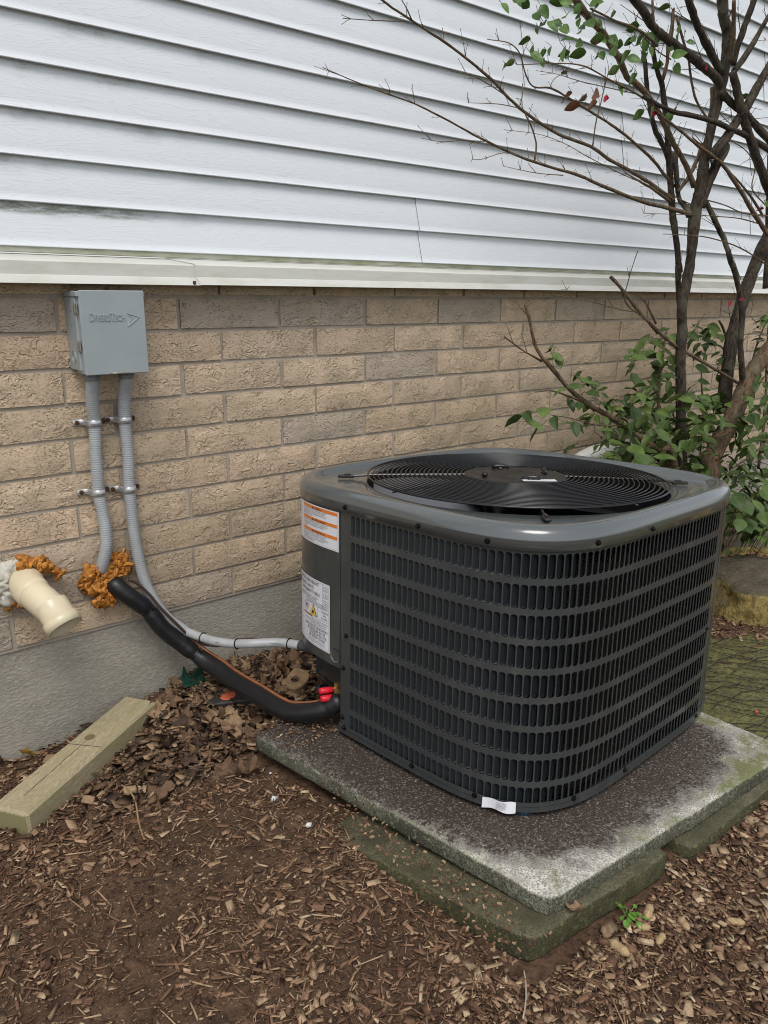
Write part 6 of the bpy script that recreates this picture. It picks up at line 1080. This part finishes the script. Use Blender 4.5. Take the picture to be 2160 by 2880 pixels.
for (x, y, z, s, lab, mt) in ((-.172, -.030, .062, .030, 'small yellow leaf standing against the foundation behind the timber block', M_LYEL), (.06, -.43, .085, .040, 'grey-brown crumpled leaf alone on the mulch right of the timber block', None), (.72, -1.75, .115, .05, 'tan leaf on the mulch at the lower right', None), (.45, -1.36, .172, .02, 'curled tan leaf scrap on the mossy slab corner', None)):
    me = DL[3][0].copy() if mt else DL[5][2 if x < .1 else 0]
    if mt: me.materials.clear(); me.materials.append(mt)
    tag(share('dry_leaf', me, None, (x, y, z), (1.1 if mt else .2, .3, 2.), (s, s*.8, s*.7)), lab, 'leaf')

def scatter(name, N, regions, size, mat, zoff, seed, aspect=(.18, .5), thick=(.08, .2), curve=.0):
    g_ = np.random.default_rng(seed); X, Y = regions(g_, N); keep = ~((X > .262) & (X < 1.31) & (Y > -1.40+.0*X) & (Y < -.45) & (Y > -1.345-.03*(X-.4)) & (X > .264-.157*(Y+.487)))
    keep &= ~((X > .30) & (X < .75) & (Y < -1.25) & (Y > -1.385))
    keep &= ~((X > .80) & (X < 1.56) & (Y < -1.25) & (Y > -1.392))
    keep &= ~((X > 1.30) & (X < 1.93+(-Y-1.)) & (Y < -.68) & (Y > -1.6))
    ang = math.atan2(.245, .38); lx = (X+.07)*math.cos(ang)+(Y+.183)*math.sin(ang); ly = -(X+.07)*math.sin(ang)+(Y+.183)*math.cos(ang)
    keep &= ~((np.abs(lx) < .262) & (np.abs(ly) < .056)); keep &= Y < -.002
    X, Y = X[keep], Y[keep]; n = len(X); Z = ground_full(X, Y)+g_.uniform(zoff[0], zoff[1], n)
    Lh = size[0]*(size[1]/size[0])**(g_.random(n)**1.6)/2; W = Lh*g_.uniform(*aspect, n); T = np.minimum(W, Lh*g_.uniform(*thick, n))+.0004
    tmpl = np.array([(-1, -1, -1), (1, -1, -1), (1, 1, -1), (-1, 1, -1), (-1, -1, 1), (1, -1, 1), (1, 1, 1), (-1, 1, 1)], float)
    P = tmpl[None]*np.stack([Lh, W, T], -1)[:, None, :]*g_.uniform(.55, 1.1, (n, 8, 3))
    yaw_ = g_.uniform(0, 2*np.pi, n); pt = g_.normal(0, .16, n); rl = g_.normal(0, .35, n)
    cr, sr = np.cos(rl), np.sin(rl); y = P[:, :, 1]*cr[:, None]-P[:, :, 2]*sr[:, None]; z = P[:, :, 1]*sr[:, None]+P[:, :, 2]*cr[:, None]; x = P[:, :, 0]
    cp, sp_ = np.cos(pt), np.sin(pt); x, z = x*cp[:, None]-z*sp_[:, None], x*sp_[:, None]+z*cp[:, None]
    cy, sy = np.cos(yaw_), np.sin(yaw_); x, y = x*cy[:, None]-y*sy[:, None], x*sy[:, None]+y*cy[:, None]
    V = np.stack([x+X[:, None], y+Y[:, None], z+Z[:, None]], -1).reshape(-1, 3)
    Q = np.array([(0, 3, 2, 1), (4, 5, 6, 7), (0, 1, 5, 4), (1, 2, 6, 5), (2, 3, 7, 6), (3, 0, 4, 7)]); Fq = (Q[None]+np.arange(n)[:, None, None]*8).reshape(-1)
    me = bpy.data.meshes.new(name); me.vertices.add(len(V)); me.vertices.foreach_set('co', V.ravel()); me.loops.add(len(Fq)); me.loops.foreach_set('vertex_index', Fq.astype(np.int32))
    npoly = len(Fq)//4; me.polygons.add(npoly); me.polygons.foreach_set('loop_start', (np.arange(npoly)*4).astype(np.int32)); me.materials.append(mat); me.update(calc_edges=True); me.validate()
    o = bpy.data.objects.new(name, me); link(o); o['kind'] = 'stuff'; return o
def reg_near(g_, N): return g_.uniform(-.95, 1.35, N), g_.uniform(-1.85, -.0, N)
def reg_far(g_, N): return g_.uniform(1.3, 3.6, N), g_.uniform(-1.2, -.0, N)
def reg_front(g_, N): return g_.uniform(.1, 1.5, N), g_.uniform(-1.95, -1.30, N)
def reg_dense(g_, N):       # clumps: left, bottom left and along the right, bare soil between
    x = g_.uniform(-.95, 1.35, N*3); y = g_.uniform(-1.9, -.0, N*3); d = vnoise(x*4.2, y*4.2, 33)*.7+vnoise(x*11, y*11, 34)*.5
    k = g_.random(N*3) < ss(d, .38, .85)+.08; return x[k][:N], y[k][:N]
scatter('mulch', 128000, reg_near, (.0018, .011), M_CHIPD, (-.002, .003), 1, (.12, .6))
scatter('mulch', 22000, reg_dense, (.008, .040), M_CHIP, (.000, .006), 2, (.05, .20), (.04, .12))
scatter('mulch', 6500, reg_dense, (.010, .034), M_CHIP, (.001, .008), 8, (.25, .55), (.04, .09))
scatter('mulch', 3500, reg_near, (.02, .075), M_CHIP, (.001, .008), 9, (.02, .05), (.3, .6))
scatter('mulch', 12000, reg_far, (.006, .045), M_CHIP, (.000, .010), 3, (.06, .4))
scatter('mulch', 9000, reg_front, (.005, .026), M_CHIP, (.001, .010), 5, (.25, .8), (.03, .08))
# small crumbled leaf scraps that carpet the corner by the foundation
def reg_corner(g_, N): return np.clip(g_.normal(.34, .24, N), -.9, .9), -np.abs(g_.uniform(0, .52, N)**1.2)
M_SCRAP = litter('leaf_scraps', [(0., (.06, .038, .026)), (.4, (.13, .078, .045)), (.75, (.24, .15, .085)), (1., (.38, .26, .155))])
scatter('mulch', 1100, reg_front, (.012, .040), M_PALE, (.002, .010), 15, (.3, .85), (.02, .06))
scatter('mulch', 900, reg_dense, (.012, .034), M_PALE, (.002, .008), 16, (.15, .6), (.02, .06))
o = scatter('leaf_litter', 3400, reg_corner, (.012, .045), M_SCRAP, (.002, .022), 41, (.45, .95), (.02, .04))
# debris on the lower slab tops and pad
mb = MB(); r = random.Random(6)
for k in range(900):
    if k < 760: x, y = r.uniform(.27, .42)+r.uniform(0, .3)*(k % 3 == 0), r.uniform(-1.36, -.8); 
    else: x, y = r.uniform(.30, .46), r.uniform(-.62, -.47)
    # only where the slab is not covered by the pad
    edge = .264+(-(y)-.487)*.157
    if k < 760 and x > edge-.004 and y > -1.340: continue
    if k >= 760 and x < edge+.01: continue
    z = .158 if k < 760 else .184; l = r.uniform(.0012, .0050); M4 = Matrix.Translation((x, y, z)) @ Euler((r.uniform(-.3, .3), r.uniform(-.3, .3), r.uniform(0, 6))).to_matrix().to_4x4()
    mb.box((0, 0, 0), (l, l*r.uniform(.2, .6), .0008+l*.1), M4)
o = mb.mk('slab_litter', M_CHIP); o['kind'] = 'stuff'
# peanut shells
for i, (x, y, sz, a) in enumerate(((.612, -1.412, 1.1, .4), (.572, -1.424, .95, -.5), (.497, -1.425, 1.2, 1.5), (.575, -1.462, .9, .2), (.640, -1.470, .9, 1.1), (.72, -1.53, .9, 2.2))):
    t_ = empty('peanut_shell', (x, y, gz(x, y)+.008), label=('large tan peanut shell nearest the green seedling', 'tan peanut shell just below the largest one', 'split peanut shell closest to the mossy slab edge', 'curved peanut shell below the group by the seedling', 'pale peanut shell right of the curved one', 'lone peanut shell toward the lower right corner')[i], category='peanut shell', group='peanut shells on the mulch')
    t_.rotation_euler = (0, .1, a); P = [(-.019*sz+.038*sz*k/11, 0, 0) for k in range(12)]; rad = [max(.001, sz*(.0078-.0010*math.cos(k/11*4*math.pi))*math.sin(math.pi*min(1, max(0, (k+.4)/11.8)))**.4*(1+.08*math.sin(k*2.3+i))) for k in range(12)]
    V, F_ = tube(P, rad, 12); mk('shell', V, F_, M_PEANUT, t_, True)
sd_ = empty('seedling', (.572, -1.392, gz(.572, -1.392)), label='small bright green seedling beside the mossy slab edge', category='plant'); sm = leaf_mesh(31, .42, leafmat('seedling_leaf', (.08, .19, .02), (.13, .28, .04)), .1, .1); r = random.Random(3)
for k in range(13):
    a = r.uniform(0, 6.28); rad_ = r.uniform(.004, .026); h_ = r.uniform(.008, .026); s = r.uniform(.010, .018); p = Vector((math.cos(a)*rad_, math.sin(a)*rad_, h_)); share('leaf', sm, sd_, p, (r.uniform(-.3, .3), r.uniform(-.2, .5), a), (s, s, s))
    V, F_ = tube([(0, 0, 0), (p.x*.6, p.y*.6, h_*.8), tuple(p)], .0007, 4); mk('stalk', V, F_, sm.materials[0], sd_)
for i, (x, y, s, lab) in enumerate(((.203, -.690, .0075, 'white crumb of plaster on the mulch left of the pad'), (.206, -.834, .0070, 'pale blue-white crumb on the mulch, nearer than the first white one'), (.262, -.575, .0040, 'tiny white crumb beside the pad corner'))):
    lump('plaster_crumb', [(x, y, gz(x, y)+.008, s), (x+s*.8, y+s*.3, gz(x, y)+.007, s*.6)], M_WHITEB, 40+i, 1, .5, .8, label=lab, category='crumb', group='white crumbs on the mulch')
P = [(x, y, gz(x, y)+.012+.01*math.sin(i*1.3)) for i, (x, y) in enumerate(((-.03, -.342), (-.029, -.397), (-.032, -.443), (-.05, -.505), (-.063, -.563), (-.071, -.597)))]
V, F_ = tube(spline(P, 5).tolist(), .0022, 6); tag(mk('fallen_twig', V, F_, plain('pale_twig', (.30, .19, .09), .8, var=.3), None, True), 'thin pale brown twig lying on the mulch in front of the timber block', 'twig')
P = [(.318, -1.352, .11), (.300, -1.372, .112), (.270, -1.398, .116), (.240, -1.418, .118)]
V, F_ = tube(spline(P, 4).tolist(), .0014, 6); tag(mk('dry_root', V, F_, plain('pale_root', (.42, .36, .27), .8), None, True), 'pale straight dry root sticking out under the mossy slab corner', 'root')
V, F_ = lathe([(0, .005), (.0035, .0035), (.005, 0), (.0035, -.0035), (0, -.005)], 12); tag(mk('berry', [(a+1.432, b-1.215, c+.156) for a, b, c in V], F_, plain('red_berry', (.6, .05, .02), .35), None, True), 'tiny red berry on the netted mossy path', 'berry')
